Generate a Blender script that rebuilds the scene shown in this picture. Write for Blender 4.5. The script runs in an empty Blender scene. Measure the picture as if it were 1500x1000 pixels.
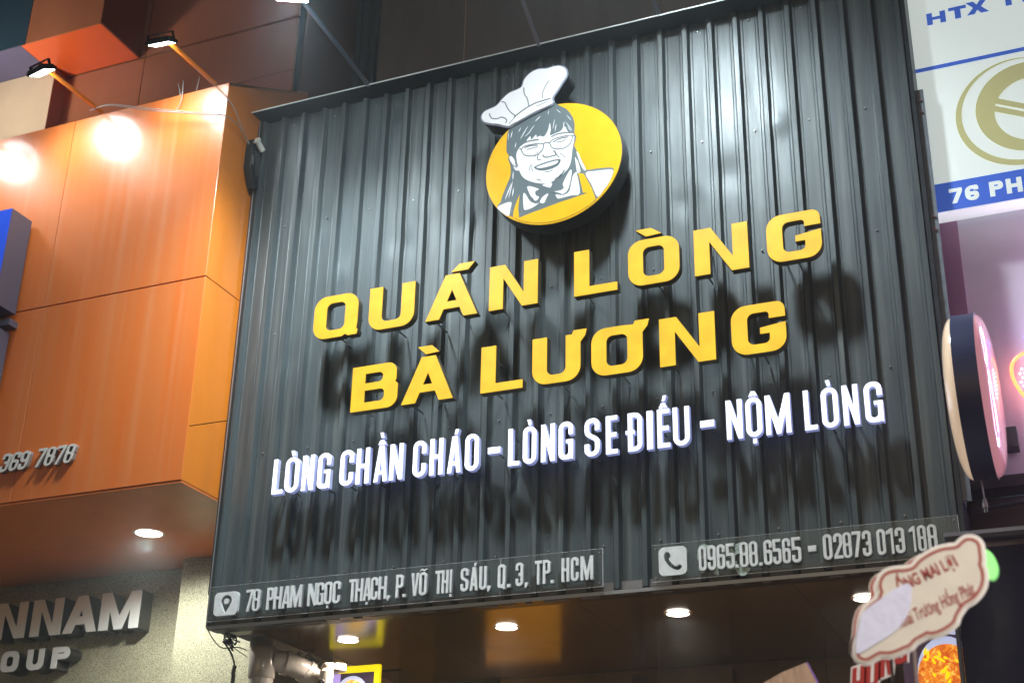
import bpy, bmesh, math, random
from mathutils import Vector, Matrix, noise
from mathutils.geometry import tessellate_polygon
R = math.radians
sc = bpy.context.scene
COL = sc.collection
random.seed(7)

# ------------------------------------------------------------ camera
cam_data = bpy.data.cameras.new('camera')
cam_data.sensor_width = 36.0
cam_data.lens = 2108.126 / 1500 * 36
cam_data.clip_start = 0.05
cam_data.clip_end = 2000
cam_data.dof.use_dof = True
cam_data.dof.focus_distance = 8.6
cam_data.dof.aperture_fstop = 3.2
cam = bpy.data.objects.new('camera', cam_data)
COL.objects.link(cam)
M = Matrix(((0.92023822, 0.14638916, 0.3629488), (0.3908906, -0.38915179, -0.83412555), (0.01913524, 0.90946748, -0.4153345)))
mw = M.to_4x4()
mw.translation = Vector((5.066, -7.157, 1.6))
cam.matrix_world = mw
sc.camera = cam

# ------------------------------------------------------------ night sky
world = bpy.data.worlds.new('World')
sc.world = world
world.use_nodes = True
wn = world.node_tree.nodes
sky = wn.new('ShaderNodeTexSky')
sky.sky_type = 'NISHITA'
sky.sun_disc = False
sky.sun_elevation = R(12)
sky.sun_rotation = R(180)
bg = wn['Background']
bg.inputs['Strength'].default_value = 0.026
world.node_tree.links.new(sky.outputs[0], bg.inputs['Color'])

sc.view_settings.view_transform = 'Standard'
sc.view_settings.look = 'None'
sc.view_settings.exposure = 0.14
sc.view_settings.gamma = 1
sc.render.engine = 'CYCLES'
sc.cycles.use_denoising = True
sc.cycles.max_bounces = 8
sc.cycles.caustics_reflective = False
sc.cycles.caustics_refractive = False
sc.cycles.sample_clamp_indirect = 4

LOGO = {'disc_trace': [(-0.4422, 0.0555), (-0.4155, 0.1781), (-0.3579, 0.2815), (0.0215, 0.4057), (0.162, 0.3778), (0.3001, 0.2927), (0.4012, 0.1669), (0.4388, 0.0331), (0.4261, -0.0875), (0.3749, -0.1984), (0.2851, -0.3125), (0.1733, -0.3857), (0.0271, -0.4222), (-0.1096, -0.4067), (-0.2257, -0.3529), (-0.3449, -0.2423), (-0.4197, -0.1016)], 'hat': [(-0.2925, 0.3183), (-0.3596, 0.3499), (-0.4208, 0.371), (-0.4643, 0.3958), (-0.4788, 0.4324), (-0.4601, 0.4637), (-0.4237, 0.4748), (-0.3752, 0.4896), (-0.3336, 0.5325), (-0.2917, 0.5621), (-0.2433, 0.5728), (-0.2073, 0.5877), (-0.19, 0.6368), (-0.1543, 0.6746), (-0.1002, 0.6916), (-0.0401, 0.6814), (0.0077, 0.6851), (0.0495, 0.677), (0.0852, 0.6464), (0.0913, 0.5984), (0.0619, 0.553), (0.0327, 0.5077), (-0.0024, 0.4574), (-0.0056, 0.4124), (-0.1202, 0.3815), (-0.2031, 0.3493), (-0.2507, 0.3319)], 'body': [(-0.2956, 0.2987), (-0.269, 0.3436), (-0.1912, 0.372), (-0.102, 0.4061), (-0.0363, 0.4328), (-0.0023, 0.433), (0.0449, 0.3933), (0.091, 0.3549), (0.1293, 0.2908), (0.143, 0.2289), (0.1408, 0.1711), (0.1521, 0.1477), (0.1461, 0.1119), (0.1409, 0.0883), (0.1522, 0.0529), (0.182, -0.0112), (0.2116, -0.0828), (0.2227, -0.1054), (0.278, -0.1095), (0.3512, -0.1177), (0.389, -0.1316), (0.3835, -0.1688), (0.3575, -0.2268), (0.3207, -0.2745), (0.2805, -0.3173), (0.233, -0.3508), (0.1744, -0.378), (0.1011, -0.4024), (0.0273, -0.4126), (-0.047, -0.4103), (-0.1219, -0.3968), (-0.1976, -0.3696), (-0.2552, -0.3315), (-0.298, -0.293), (-0.3333, -0.2591), (-0.3593, -0.2343), (-0.3384, -0.2078), (-0.3278, -0.1693), (-0.3023, -0.101), (-0.2803, -0.0482), (-0.2752, 0.0002), (-0.2807, 0.0429), (-0.2949, 0.0877), (-0.2915, 0.1121), (-0.3062, 0.1405), (-0.3075, 0.1998), (-0.3043, 0.2668)], 'face': [(-0.2358, 0.1245), (-0.2147, 0.1574), (-0.1764, 0.1839), (-0.1498, 0.218), (-0.1417, 0.1909), (-0.1112, 0.22), (-0.1056, 0.1993), (-0.0841, 0.2053), (-0.0571, 0.1939), (-0.0321, 0.2325), (-0.0195, 0.2826), (-0.0137, 0.2282), (-0.0188, 0.1934), (0.0232, 0.2011), (0.0536, 0.2082), (0.0778, 0.236), (0.0992, 0.1933), (0.1295, 0.1754), (0.1416, 0.146), (0.1356, 0.0978), (0.1274, 0.0503), (0.1223, -0.0059), (0.1075, -0.0597), (0.0777, -0.0921), (0.0329, -0.1245), (-0.0196, -0.1415), (-0.0801, -0.1342), (-0.1489, -0.103), (-0.1915, -0.0676), (-0.2153, -0.0212), (-0.2319, 0.0403), (-0.2406, 0.0922)], 'white': [[(-0.2874, 0.0986), (-0.2718, 0.1009), (-0.2518, 0.0697), (-0.2449, 0.0349), (-0.2196, 0.0003), (-0.2232, -0.0112), (-0.2465, -0.002), (-0.2628, 0.0389), (-0.2789, 0.0675)], [(-0.1634, -0.1472), (-0.1483, -0.1382), (-0.0872, -0.1716), (-0.1097, -0.1829), (-0.1056, -0.2121), (-0.0865, -0.2242), (-0.0938, -0.2428), (-0.1127, -0.2469), (-0.1397, -0.209)], [(-0.1894, -0.1904), (-0.1765, -0.1834), (-0.1429, -0.2446), (-0.101, -0.2694), (-0.0823, -0.2653), (-0.1196, -0.2896), (-0.1701, -0.2992), (-0.1855, -0.28)], [(-0.0648, -0.148), (-0.0045, -0.1448), (-0.0081, -0.1723), (-0.0231, -0.1747)], [(0.115, -0.0817), (0.124, -0.112), (0.102, -0.2119), (0.0634, -0.2398), (0.0185, -0.2142), (0.002, -0.2083), (0.0558, -0.2101), (0.0744, -0.194), (0.069, -0.1647)], [(0.13, -0.1335), (0.1486, -0.1077), (0.1582, -0.1195), (0.1767, -0.2558), (0.1228, -0.2603), (0.0561, -0.2646), (0.0337, -0.2615), (0.0224, -0.2311), (0.056, -0.2438), (0.0857, -0.2445), (0.1116, -0.222)], [(-0.08, -0.2641), (-0.0638, -0.233), (-0.0264, -0.2151), (-0.0411, -0.2538), (-0.0543, -0.2767)], [(-0.359, -0.2457), (-0.3225, -0.2273), (-0.2674, -0.2242), (-0.2718, -0.2702), (-0.2837, -0.3177), (-0.325, -0.2851)], [(0.213, -0.125), (0.2779, -0.1256), (0.351, -0.1329), (0.3874, -0.1457), (0.3797, -0.1799), (0.3575, -0.2268), (0.3208, -0.2729), (0.2878, -0.3054), (0.2517, -0.216)], [(0.1559, 0.029), (0.1656, 0.0293), (0.1858, -0.0283), (0.2153, -0.0997), (0.2042, -0.1037), (0.182, -0.06)], [(0.1462, -0.0031), (0.156, -0.0216), (0.1686, -0.1096), (0.1582, -0.1033)], [(0.1582, -0.0221), (0.1671, -0.0404), (0.1805, -0.1001), (0.1723, -0.1105)]], 'yellow': [[(-0.2545, -0.3317), (-0.2507, -0.2907), (-0.24, -0.2526), (-0.2248, -0.2113), (-0.2131, -0.1837), (-0.2154, -0.2254), (-0.2197, -0.281), (-0.2132, -0.3449), (-0.168, -0.3333), (-0.0779, -0.3166), (0.0562, -0.2902), (0.145, -0.2785), (0.2259, -0.2654), (0.1966, -0.256), (0.1671, -0.115), (0.2027, -0.1292), (0.2517, -0.2359), (0.2768, -0.3165), (0.233, -0.3508), (0.1744, -0.378), (0.1011, -0.4024), (0.0273, -0.4126), (-0.047, -0.4103), (-0.1219, -0.3968), (-0.1976, -0.3696)]], 'hair': [[(-0.2801, 0.234), (-0.2728, 0.258), (-0.2702, 0.2843), (-0.2775, 0.2602)], [(-0.2157, 0.2123), (-0.1891, 0.2512), (-0.1665, 0.2938), (-0.1932, 0.2548)], [(-0.1179, 0.3179), (-0.098, 0.3314), (-0.0819, 0.35), (-0.1019, 0.3365)], [(-0.1542, 0.2528), (-0.1367, 0.2706), (-0.1222, 0.2918), (-0.1398, 0.2739)], [(-0.2497, 0.157), (-0.2446, 0.1743), (-0.2441, 0.1936), (-0.2492, 0.1763)], [(-0.1848, 0.222), (-0.1623, 0.2384), (-0.1427, 0.2585), (-0.1651, 0.2421)], [(-0.3078, -0.1979), (-0.2846, -0.1471), (-0.2678, -0.0921), (-0.2911, -0.143)], [(-0.2849, -0.1946), (-0.27, -0.1373), (-0.2604, -0.0772), (-0.2753, -0.1348)], [(-0.2605, -0.1851), (-0.2538, -0.1577), (-0.254, -0.1278), (-0.2607, -0.1552)], [(-0.2606, -0.069), (-0.2562, -0.0414), (-0.2579, -0.0119), (-0.2624, -0.0396)], [(-0.0332, 0.3468), (-0.0291, 0.3625), (-0.0281, 0.3796), (-0.0322, 0.3638)], [(0.0139, 0.2133), (0.0206, 0.2386), (0.0227, 0.2658), (0.0161, 0.2405)], [(0.0, 0.2334), (0.0074, 0.267), (0.011, 0.3023), (0.0036, 0.2686)], [(0.0687, 0.2298), (0.0739, 0.2491), (0.0746, 0.2703), (0.0694, 0.2509)], [(0.0837, 0.2681), (0.1048, 0.2281), (0.1294, 0.1904), (0.1085, 0.2302)], [(0.0953, 0.2318), (0.1071, 0.209), (0.1219, 0.188), (0.1101, 0.2108)], [(0.022, 0.3716), (0.0363, 0.3537), (0.0529, 0.3387), (0.0386, 0.3566)], [(0.0912, 0.3126), (0.1051, 0.2889), (0.1217, 0.2674), (0.1079, 0.291)], [(-0.2979, 0.2229), (-0.295, 0.2517), (-0.2952, 0.2816), (-0.2981, 0.2527)], [(-0.2284, 0.266), (-0.2191, 0.2798), (-0.2133, 0.2964), (-0.2226, 0.2825)], [(-0.1764, 0.1822), (-0.1634, 0.1969), (-0.1537, 0.2147), (-0.1667, 0.2)]], 'mouth': [(-0.1181, -0.0097), (-0.0665, 0.0035), (-0.0058, 0.0105), (0.0471, 0.0085), (0.0517, -0.0106), (0.0323, -0.0365), (-0.0204, -0.0494), (-0.0735, -0.0458), (-0.108, -0.0284)], 'teeth': [(-0.1043, -0.0169), (-0.0587, -0.0073), (0.0019, -0.0002), (0.0381, -0.0026), (0.0247, -0.0201), (-0.0206, -0.028), (-0.0737, -0.0286)], 'face_lines': [([(-0.2222, 0.1424), (-0.2051, 0.1385), (-0.1836, 0.1528), (-0.1142, 0.1536), (-0.068, 0.1447), (-0.0587, 0.1275), (-0.0698, 0.0951), (-0.0978, 0.075), (-0.1477, 0.0738), (-0.1849, 0.0905), (-0.2024, 0.1186), (-0.2081, 0.1366)], 0.0039), ([(-0.0159, 0.1302), (-0.0183, 0.1399), (0.0082, 0.1579), (0.0538, 0.164), (0.1257, 0.1597), (0.1273, 0.1328), (0.1085, 0.0958), (0.0709, 0.0796), (0.0239, 0.0854), (-0.005, 0.1036), (-0.0175, 0.133)], 0.0039), ([(-0.0603, 0.1412), (-0.0413, 0.146), (-0.0175, 0.1364)], 0.0045), ([(0.1257, 0.1539), (0.1431, 0.1556)], 0.0045), ([(-0.2187, 0.1642), (-0.1763, 0.1805), (-0.13, 0.1824), (-0.0899, 0.1781)], 0.0058), ([(-0.011, 0.179), (0.0309, 0.1901), (0.0841, 0.1886), (0.1295, 0.1762)], 0.0058), ([(-0.1716, 0.125), (-0.1369, 0.1271), (-0.097, 0.128)], 0.0032), ([(-0.1873, 0.1403), (-0.1449, 0.1473), (-0.0948, 0.1391)], 0.0045), ([(0.0236, 0.1319), (0.0616, 0.1314), (0.088, 0.1402)], 0.0032), ([(0.0008, 0.1371), (0.0463, 0.1532), (0.1031, 0.1525)], 0.0045), ([(-0.0615, 0.1057), (-0.0887, 0.0787), (-0.0991, 0.0562), (-0.0958, 0.0364), (-0.0729, 0.0329)], 0.0039), ([(-0.0649, 0.065), (-0.0532, 0.0459), (-0.0288, 0.0395), (0.0015, 0.0418), (0.0212, 0.0431), (0.0165, 0.0656), (0.005, 0.0781)], 0.0052), ([(0.0088, 0.0756), (0.0356, 0.0316), (0.0455, 0.0261)], 0.0039), ([(0.0453, 0.0525), (0.0658, 0.033), (0.0863, 0.0071)], 0.0026), ([(-0.1353, 0.0122), (-0.1488, -0.0071), (-0.1461, -0.0323)], 0.0026), ([(-0.1336, 0.0019), (-0.1348, -0.0184), (-0.1254, -0.0394)], 0.0026), ([(-0.1032, -0.1015), (-0.0865, -0.1067), (-0.0712, -0.1182)], 0.0032), ([(-0.0521, -0.0571), (-0.0203, -0.0641), (0.0023, -0.056)], 0.0026), ([(0.0141, -0.1285), (0.0553, -0.1067), (0.0791, -0.0737)], 0.0058), ([(0.044, -0.1107), (0.0552, -0.0969)], 0.0032), ([(0.0471, 0.0085), (0.0472, -0.0096)], 0.0039), ([(-0.0641, -0.2128), (-0.0786, -0.254)], 0.0039), ([(-0.004, -0.207), (0.0223, -0.219), (0.0634, -0.2422)], 0.0045), ([(-0.1357, -0.2179), (-0.1048, -0.2686)], 0.0052), ([(-0.2589, 0.0381), (-0.2469, 0.0188), (-0.2393, 0.0254), (-0.2389, 0.0046)], 0.0032), ([(-0.1056, 0.0825), (-0.0942, 0.0924)], 0.0026), ([(-0.1191, 0.0607), (-0.1055, 0.0742)], 0.0026)], 'hat_lines': [([(-0.3452, 0.5088), (-0.3206, 0.4974), (-0.3014, 0.4517), (-0.2764, 0.4127), (-0.242, 0.3782)], 0.0059), ([(-0.2575, 0.3727), (-0.1923, 0.412), (-0.121, 0.4406), (-0.0616, 0.4483), (-0.0083, 0.4523)], 0.0069), ([(-0.1927, 0.5801), (-0.1882, 0.5298), (-0.1671, 0.4875), (-0.1566, 0.4296)], 0.0059), ([(-0.0237, 0.5879), (-0.0507, 0.5418), (-0.0646, 0.5056), (-0.0665, 0.4666)], 0.004), ([(-0.4265, 0.4423), (-0.4095, 0.4039), (-0.3727, 0.3898), (-0.3425, 0.3944), (-0.3143, 0.3784), (-0.3042, 0.3577), (-0.3135, 0.3429)], 0.0059), ([(-0.1064, 0.4174), (-0.0732, 0.425), (-0.0235, 0.4338)], 0.003), ([(-0.2841, 0.3189), (-0.2031, 0.3453), (-0.1201, 0.375), (-0.0079, 0.4064)], 0.003), ([(-0.242, 0.3782), (-0.2691, 0.3519), (-0.2891, 0.3306)], 0.003)]}
YELLOW = [[('Q', 0.688, 0.997, 5.287, 5.591), ('U', 1.077, 1.387, 5.284, 5.583), ('Á', 1.468, 1.808, 5.293, 5.576), ('N', 1.885, 2.194, 5.295, 5.579), ('L', 2.423, 2.685, 5.293, 5.589), ('Ò', 2.753, 3.056, 5.283, 5.575), ('N', 3.144, 3.453, 5.291, 5.566), ('G', 3.558, 3.858, 5.284, 5.573)], [('B', 0.994, 1.304, 4.77, 5.056), ('À', 1.335, 1.669, 4.774, 5.063), ('L', 1.846, 2.108, 4.765, 5.054), ('Ư', 2.168, 2.46, 4.763, 5.064), ('Ơ', 2.527, 2.829, 4.763, 5.056), ('N', 2.928, 3.243, 4.771, 5.043), ('G', 3.335, 3.632, 4.765, 5.048)]]
WHITE = [('L', 0.44, 0.511), ('Ò', 0.526, 0.619), ('N', 0.645, 0.723), ('G', 0.752, 0.837), ('C', 0.905, 0.992), ('H', 1.015, 1.099), ('Ầ', 1.136, 1.22), ('N', 1.238, 1.322), ('C', 1.39, 1.471), ('H', 1.499, 1.581), ('Á', 1.614, 1.696), ('O', 1.724, 1.808), ('-', 1.868, 1.942), ('L', 1.994, 2.061), ('Ò', 2.084, 2.163), ('N', 2.195, 2.276), ('G', 2.301, 2.385), ('S', 2.456, 2.541), ('E', 2.581, 2.647), ('Đ', 2.709, 2.789), ('I', 2.818, 2.85), ('Ế', 2.878, 2.947), ('U', 2.967, 3.058), ('-', 3.119, 3.195), ('N', 3.264, 3.35), ('Ộ', 3.371, 3.456), ('M', 3.477, 3.609), ('L', 3.682, 3.747), ('Ò', 3.774, 3.86), ('N', 3.885, 3.965), ('G', 3.997, 4.087)]
ADDRESS = [('7', 0.291, 0.34), ('8', 0.339, 0.389), ('P', 0.437, 0.484), ('H', 0.485, 0.538), ('A', 0.545, 0.597), ('M', 0.597, 0.674), ('N', 0.715, 0.776), ('G', 0.773, 0.822), ('Ọ', 0.826, 0.876), ('C', 0.882, 0.93), ('T', 0.987, 1.033), ('H', 1.03, 1.079), ('Ạ', 1.083, 1.132), ('C', 1.129, 1.175), ('H', 1.179, 1.231), (',', 1.237, 1.254), ('P', 1.291, 1.337), ('.', 1.336, 1.354), ('V', 1.388, 1.436), ('Õ', 1.438, 1.486), ('T', 1.538, 1.579), ('H', 1.58, 1.62), ('Ị', 1.63, 1.65), ('S', 1.696, 1.743), ('Á', 1.754, 1.8), ('U', 1.81, 1.854), (',', 1.86, 1.879), ('Q', 1.922, 1.968), ('.', 1.978, 1.997), ('3', 2.029, 2.073), (',', 2.084, 2.101), ('T', 2.143, 2.182), ('P', 2.19, 2.233), ('.', 2.236, 2.254), ('H', 2.299, 2.343), ('C', 2.353, 2.397), ('M', 2.409, 2.481)]
PHONE = [('0', 3.068, 3.109), ('9', 3.116, 3.16), ('6', 3.165, 3.209), ('5', 3.215, 3.259), ('.', 3.262, 3.279), ('8', 3.287, 3.332), ('8', 3.337, 3.381), ('.', 3.386, 3.403), ('6', 3.413, 3.457), ('5', 3.461, 3.504), ('6', 3.51, 3.552), ('5', 3.559, 3.606), ('-', 3.642, 3.683), ('0', 3.719, 3.764), ('2', 3.772, 3.816), ('8', 3.818, 3.862), ('7', 3.866, 3.91), ('3', 3.916, 3.96), ('0', 3.988, 4.03), ('1', 4.035, 4.069), ('3', 4.078, 4.124), ('1', 4.147, 4.176), ('8', 4.187, 4.228), ('8', 4.235, 4.28)]
PLAQUE = [(4.4968, 2.5585), (4.5008, 2.5789), (4.5112, 2.5964), (4.5279, 2.6088), (4.555, 2.6146), (4.5729, 2.6162), (4.5912, 2.6238), (4.6076, 2.6338), (4.6283, 2.6434), (4.6511, 2.6528), (4.6736, 2.6598), (4.6958, 2.6646), (4.7142, 2.6743), (4.732, 2.6795), (4.7528, 2.6728), (4.764, 2.6579), (4.7668, 2.637), (4.7708, 2.6048), (4.7672, 2.5736), (4.758, 2.5475), (4.7404, 2.5222), (4.717, 2.5019), (4.6936, 2.4815), (4.6834, 2.4646), (4.6605, 2.4487), (4.6291, 2.4334), (4.6074, 2.4297), (4.5854, 2.4242), (4.5714, 2.4132), (4.5536, 2.407), (4.5176, 2.3927), (4.4868, 2.3894), (4.4644, 2.3829), (4.4471, 2.3863), (4.4348, 2.3982), (4.4335, 2.4206), (4.4365, 2.4473), (4.4482, 2.4826), (4.4619, 2.5133), (4.4812, 2.5323), (4.4948, 2.5449)]
FILM_GLARE = [(4.4615, 2.5088), (4.4991, 2.5331), (4.5458, 2.5612), (4.582, 2.5718), (4.5838, 2.5352), (4.5701, 2.4912), (4.5408, 2.4576), (4.513, 2.4395), (4.4717, 2.418), (4.4375, 2.4047), (4.4389, 2.4382), (4.4492, 2.478)]
# ------------------------------------------------------------ materials
def nd(m, t, **k):
    n = m.node_tree.nodes.new(t)
    for a, b in k.items(): setattr(n, a, b)
    return n
MATS = {}
def mat(name, col, rough=.5, metal=0., emit=0., ecol=None, var=0., scale=6., bump=0., bscale=40., coat=0., stretch=(1,1,1), rvar=0., spec=.5, bdist=.01, col2=None, coatr=.1):
    m = bpy.data.materials.new(name); m.use_nodes = True
    b = m.node_tree.nodes['Principled BSDF']; L = m.node_tree.links
    b.inputs['Roughness'].default_value = rough
    b.inputs['Metallic'].default_value = metal
    b.inputs['Specular IOR Level'].default_value = spec
    b.inputs['Coat Weight'].default_value = coat
    b.inputs['Coat Roughness'].default_value = coatr
    b.inputs['Base Color'].default_value = (*col, 1)
    if emit:
        b.inputs['Emission Color'].default_value = (*(ecol or col), 1)
        b.inputs['Emission Strength'].default_value = emit
    if var or rvar or bump:
        tc = nd(m, 'ShaderNodeTexCoord'); mp = nd(m, 'ShaderNodeMapping')
        mp.inputs['Scale'].default_value = stretch
        L.new(tc.outputs['Object'], mp.inputs['Vector'])
    if var or rvar:
        n = nd(m, 'ShaderNodeTexNoise'); n.inputs['Scale'].default_value = scale; n.inputs['Detail'].default_value = 6; n.inputs['Roughness'].default_value = .6
        L.new(mp.outputs[0], n.inputs['Vector'])
        r = nd(m, 'ShaderNodeMapRange'); r.inputs[1].default_value = .3; r.inputs[2].default_value = .7
        L.new(n.outputs[0], r.inputs[0])
        if var:
            mx = nd(m, 'ShaderNodeMix', data_type='RGBA')
            c2 = col2 or tuple(c * (1 - var) for c in col)
            mx.inputs[6].default_value = (*col, 1); mx.inputs[7].default_value = (*c2, 1)
            L.new(r.outputs[0], mx.inputs[0]); L.new(mx.outputs[2], b.inputs['Base Color'])
        if rvar:
            r2 = nd(m, 'ShaderNodeMapRange'); r2.inputs[3].default_value = max(.02, rough - rvar); r2.inputs[4].default_value = rough + rvar
            L.new(r.outputs[0], r2.inputs[0]); L.new(r2.outputs[0], b.inputs['Roughness'])
    if bump:
        n2 = nd(m, 'ShaderNodeTexNoise'); n2.inputs['Scale'].default_value = bscale; n2.inputs['Detail'].default_value = 3
        L.new(mp.outputs[0], n2.inputs['Vector'])
        bp = nd(m, 'ShaderNodeBump'); bp.inputs['Strength'].default_value = bump; bp.inputs['Distance'].default_value = bdist
        L.new(n2.outputs[0], bp.inputs['Height']); L.new(bp.outputs[0], b.inputs['Normal'])
    MATS[name] = m
    return m

mat('sheet_paint', (.074, .096, .104), .49, .2, var=.5, scale=5, stretch=(1.6, 1.6, .22), rvar=.08, bump=.35, bscale=3.0, bdist=.02, spec=.6)
def streaks(name, dust, amount, sc_=9, st=(3, 3, .07), lo=.5, hi=.72):
    m = MATS[name]; L = m.node_tree.links; b = m.node_tree.nodes['Principled BSDF']
    tc = nd(m, 'ShaderNodeTexCoord'); mp = nd(m, 'ShaderNodeMapping'); mp.inputs['Scale'].default_value = st
    n = nd(m, 'ShaderNodeTexNoise'); n.inputs['Scale'].default_value = sc_; n.inputs['Detail'].default_value = 5
    n2 = nd(m, 'ShaderNodeTexNoise'); n2.inputs['Scale'].default_value = 2.2; n2.inputs['Detail'].default_value = 4
    r = nd(m, 'ShaderNodeMapRange'); r.inputs[1].default_value = lo; r.inputs[2].default_value = hi; r.inputs[4].default_value = amount
    mu = nd(m, 'ShaderNodeMath', operation='MULTIPLY')
    mx = nd(m, 'ShaderNodeMix', data_type='RGBA'); mx.inputs[7].default_value = (*dust, 1)
    L.new(tc.outputs['Object'], mp.inputs[0]); L.new(mp.outputs[0], n.inputs['Vector']); L.new(tc.outputs['Object'], n2.inputs['Vector'])
    L.new(n.outputs[0], r.inputs[0]); L.new(r.outputs[0], mu.inputs[0]); L.new(n2.outputs[0], mu.inputs[1])
    src = b.inputs['Base Color'].links[0].from_socket
    L.new(src, mx.inputs[6]); L.new(mu.outputs[0], mx.inputs[0]); L.new(mx.outputs[2], b.inputs['Base Color'])
streaks('sheet_paint', (.19, .21, .20), .8)
mat('trim_paint', (.028, .036, .042), .4, .3, var=.4, scale=8)
mat('trim_edge', (.75, .78, .78), .4, .2)
mat('green_edge', (.38, .55, .48), .5, 0, var=.3, scale=12)
mat('sticker_pale', (.55, .68, .60), .6, var=.7, scale=40)
mat('letter_yellow', (.24, .11, .004), .42, emit=.90, ecol=(1.0, .60, .022))
mat('letter_side', (.16, .14, .10), .4, .5, var=.5, scale=20)
mat('letter_white', (.85, .85, .88), .4, emit=1.25, ecol=(.84, .88, 1.0))
mat('white_side', (.55, .57, .66), .35, emit=.17, ecol=(.38, .45, 1.0))
mat('standoff_metal', (.35, .36, .38), .4, .7)
mat('logo_yellow', (.46, .25, .008), .22, emit=.50, ecol=(1.0, .60, .02), coat=.6, coatr=.12)
mat('logo_white', (.42, .43, .44), .4, emit=.42, ecol=(.95, .97, 1))
mat('logo_grey', (.07, .095, .105), .5, emit=.06, ecol=(.55, .75, .82))
mat('logo_side', (.05, .055, .065), .35, .3)
mat('hat_edge', (.22, .25, .32), .35)
mat('grey_letter', (.90, .92, .92), .35, var=.2, scale=25)
mat('grey_letter_back', (.30, .32, .33), .45)
mat('dark_print', (.03, .035, .04), .3)
mat('orange_acm', (.80, .175, .022), .38, var=.3, col2=(.76, .21, .045), scale=5, stretch=(2.2, 2.2, .09), rvar=.05, bump=.12, bscale=1.6, bdist=.02, coat=.35, coatr=.13)
mat('orange_side', (.80, .235, .02), .34, var=.2, scale=3, stretch=(1, 1, .3), coat=.3)
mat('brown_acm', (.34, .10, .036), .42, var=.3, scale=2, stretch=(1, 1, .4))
mat('red_orange_acm', (.75, .10, .015), .38, var=.15, scale=2)
mat('beige_acm', (.62, .42, .26), .5, var=.15, scale=3)
mat('violet_acm', (.10, .08, .13), .5)
mat('teal_glass', (.02, .035, .045), .2)
mat('soffit_orange', (.90, .24, .06), .3, var=.2, scale=2, spec=.25)
mat('soffit_black', (.13, .08, .042), .20, var=.3, scale=3, rvar=.05, spec=.9)
mat('dark_wall', (.13, .10, .085), .6, var=.4, scale=3, stretch=(1, 1, .3))
mat('dark_recess', (.025, .038, .045), .6, var=.3, scale=3, stretch=(2, 2, .1))
mat('joint_dark', (.012, .01, .01), .8)
mat('chrome', (.95, .96, .98), .22, .35)
mat('chrome_side', (.07, .065, .055), .3, .6)
mat('number_side', (.25, .22, .20), .5)
mat('number_metal', (.88, .86, .82), .42, .1)
mat('blue_sign', (.02, .085, .75), .3, emit=.35, ecol=(.03, .12, .9))
mat('blue_side', (.13, .14, .2), .4, .3)
mat('sign_white', (.66, .70, .68), .45, emit=.50, ecol=(.84, .95, .93), var=.08, scale=1.2)
mat('print_blue', (.04, .12, .62), .45, emit=.34, ecol=(.06, .17, .75))
mat('print_gold', (.52, .50, .22), .45, emit=.30, ecol=(.66, .65, .34))
mat('neighbour_wall', (.72, .66, .76), .6, var=.2, scale=2)
mat('mauve_strip', (.34, .16, .28), .5)
mat('steel_strip', (.20, .23, .27), .5, .4, var=.3, scale=15)
mat('rust', (.14, .06, .04), .8)
mat('brown_wall', (.17, .12, .10), .8, var=.3, scale=6)
mat('beam_black', (.018, .017, .024), .5)
mat('tube_steel', (.20, .21, .27), .35, .6)
mat('vinyl_black', (.006, .006, .020), .4, spec=.15, bump=.3, bscale=6, bdist=.02)
mat('navy_band', (.035, .045, .12), .35, .2, var=.2, scale=9)
mat('cream_acrylic', (.78, .62, .45), .16, emit=.42, ecol=(1, .72, .5), coat=.6)
mat('pink_acrylic', (.75, .28, .36), .10, emit=.38, ecol=(1, .42, .5), coat=.8)
mat('neon_red', (1, .2, .05), .4, emit=5, ecol=(1, .13, .04))
mat('neon_white', (1, 1, 1), .4, emit=3, ecol=(.75, .85, 1))
mat('neon_blue', (.2, .2, 1), .4, emit=4, ecol=(.12, .15, 1))
mat('pink_fill_neon', (1, .2, .6), .4, emit=75, ecol=(.85, .58, .92))
mat('flood_black', (.025, .028, .03), .45, .4)
mat('flood_glow', (1, 1, 1), .3, emit=260, ecol=(.84, .96, 1.0))
mat('flood_glow_side', (1, 1, 1), .3, emit=48, ecol=(.88, .97, 1.0))
mat('fill_lamp_glow', (1, 1, 1), .3, emit=190, ecol=(1, .88, .72))
mat('down_glow', (1, 1, 1), .3, emit=9, ecol=(1, .88, .76))
mat('down_glow_cool', (1, 1, 1), .3, emit=14, ecol=(.97, 1, .90))
mat('down_ring', (.75, .68, .55), .35)
mat('pvc', (.42, .39, .36), .22, var=.2, scale=8, coat=.3)
mat('camera_white', (.68, .60, .52), .35, var=.1, scale=10)
mat('cable_black', (.015, .015, .016), .6)
mat('cable_grey', (.33, .31, .30), .6)
mat('lamp_white', (.7, .7, .66), .4)
mat('shop_wall', (.24, .15, .09), .45, var=.4, scale=3, stretch=(1, 1, .4))
mat('shop_orange', (.8, .33, .03), .4, emit=.30, ecol=(1, .42, .03))
mat('asphalt', (.05, .05, .052), .85, var=.4, scale=3, bump=.4, bscale=90)
mat('pavement', (.25, .24, .23), .8, var=.3, scale=4, bump=.3, bscale=40)
mat('plaque_card', (.74, .69, .62), .38, var=.12, scale=14, coat=.3)
mat('plaque_red', (.33, .05, .045), .5)
mat('plaque_edge', (.85, .82, .84), .2, coat=.5)
mat('film_glare', (.74, .76, 1.0), .22, var=.12, scale=40, bump=.25, bscale=50, coat=.8)  # pale lavender tint paints the light reflected off the plastic film
mat('stick', (.22, .16, .15), .5)
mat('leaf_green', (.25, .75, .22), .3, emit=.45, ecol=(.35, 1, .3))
mat('card_peach', (.66, .44, .32), .4, var=.5, scale=16, stretch=(4, 1, .6), coat=.5)
mat('violet_edge', (.32, .18, .7), .3)
mat('mount_wall', (.2, .18, .17), .8)

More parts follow.
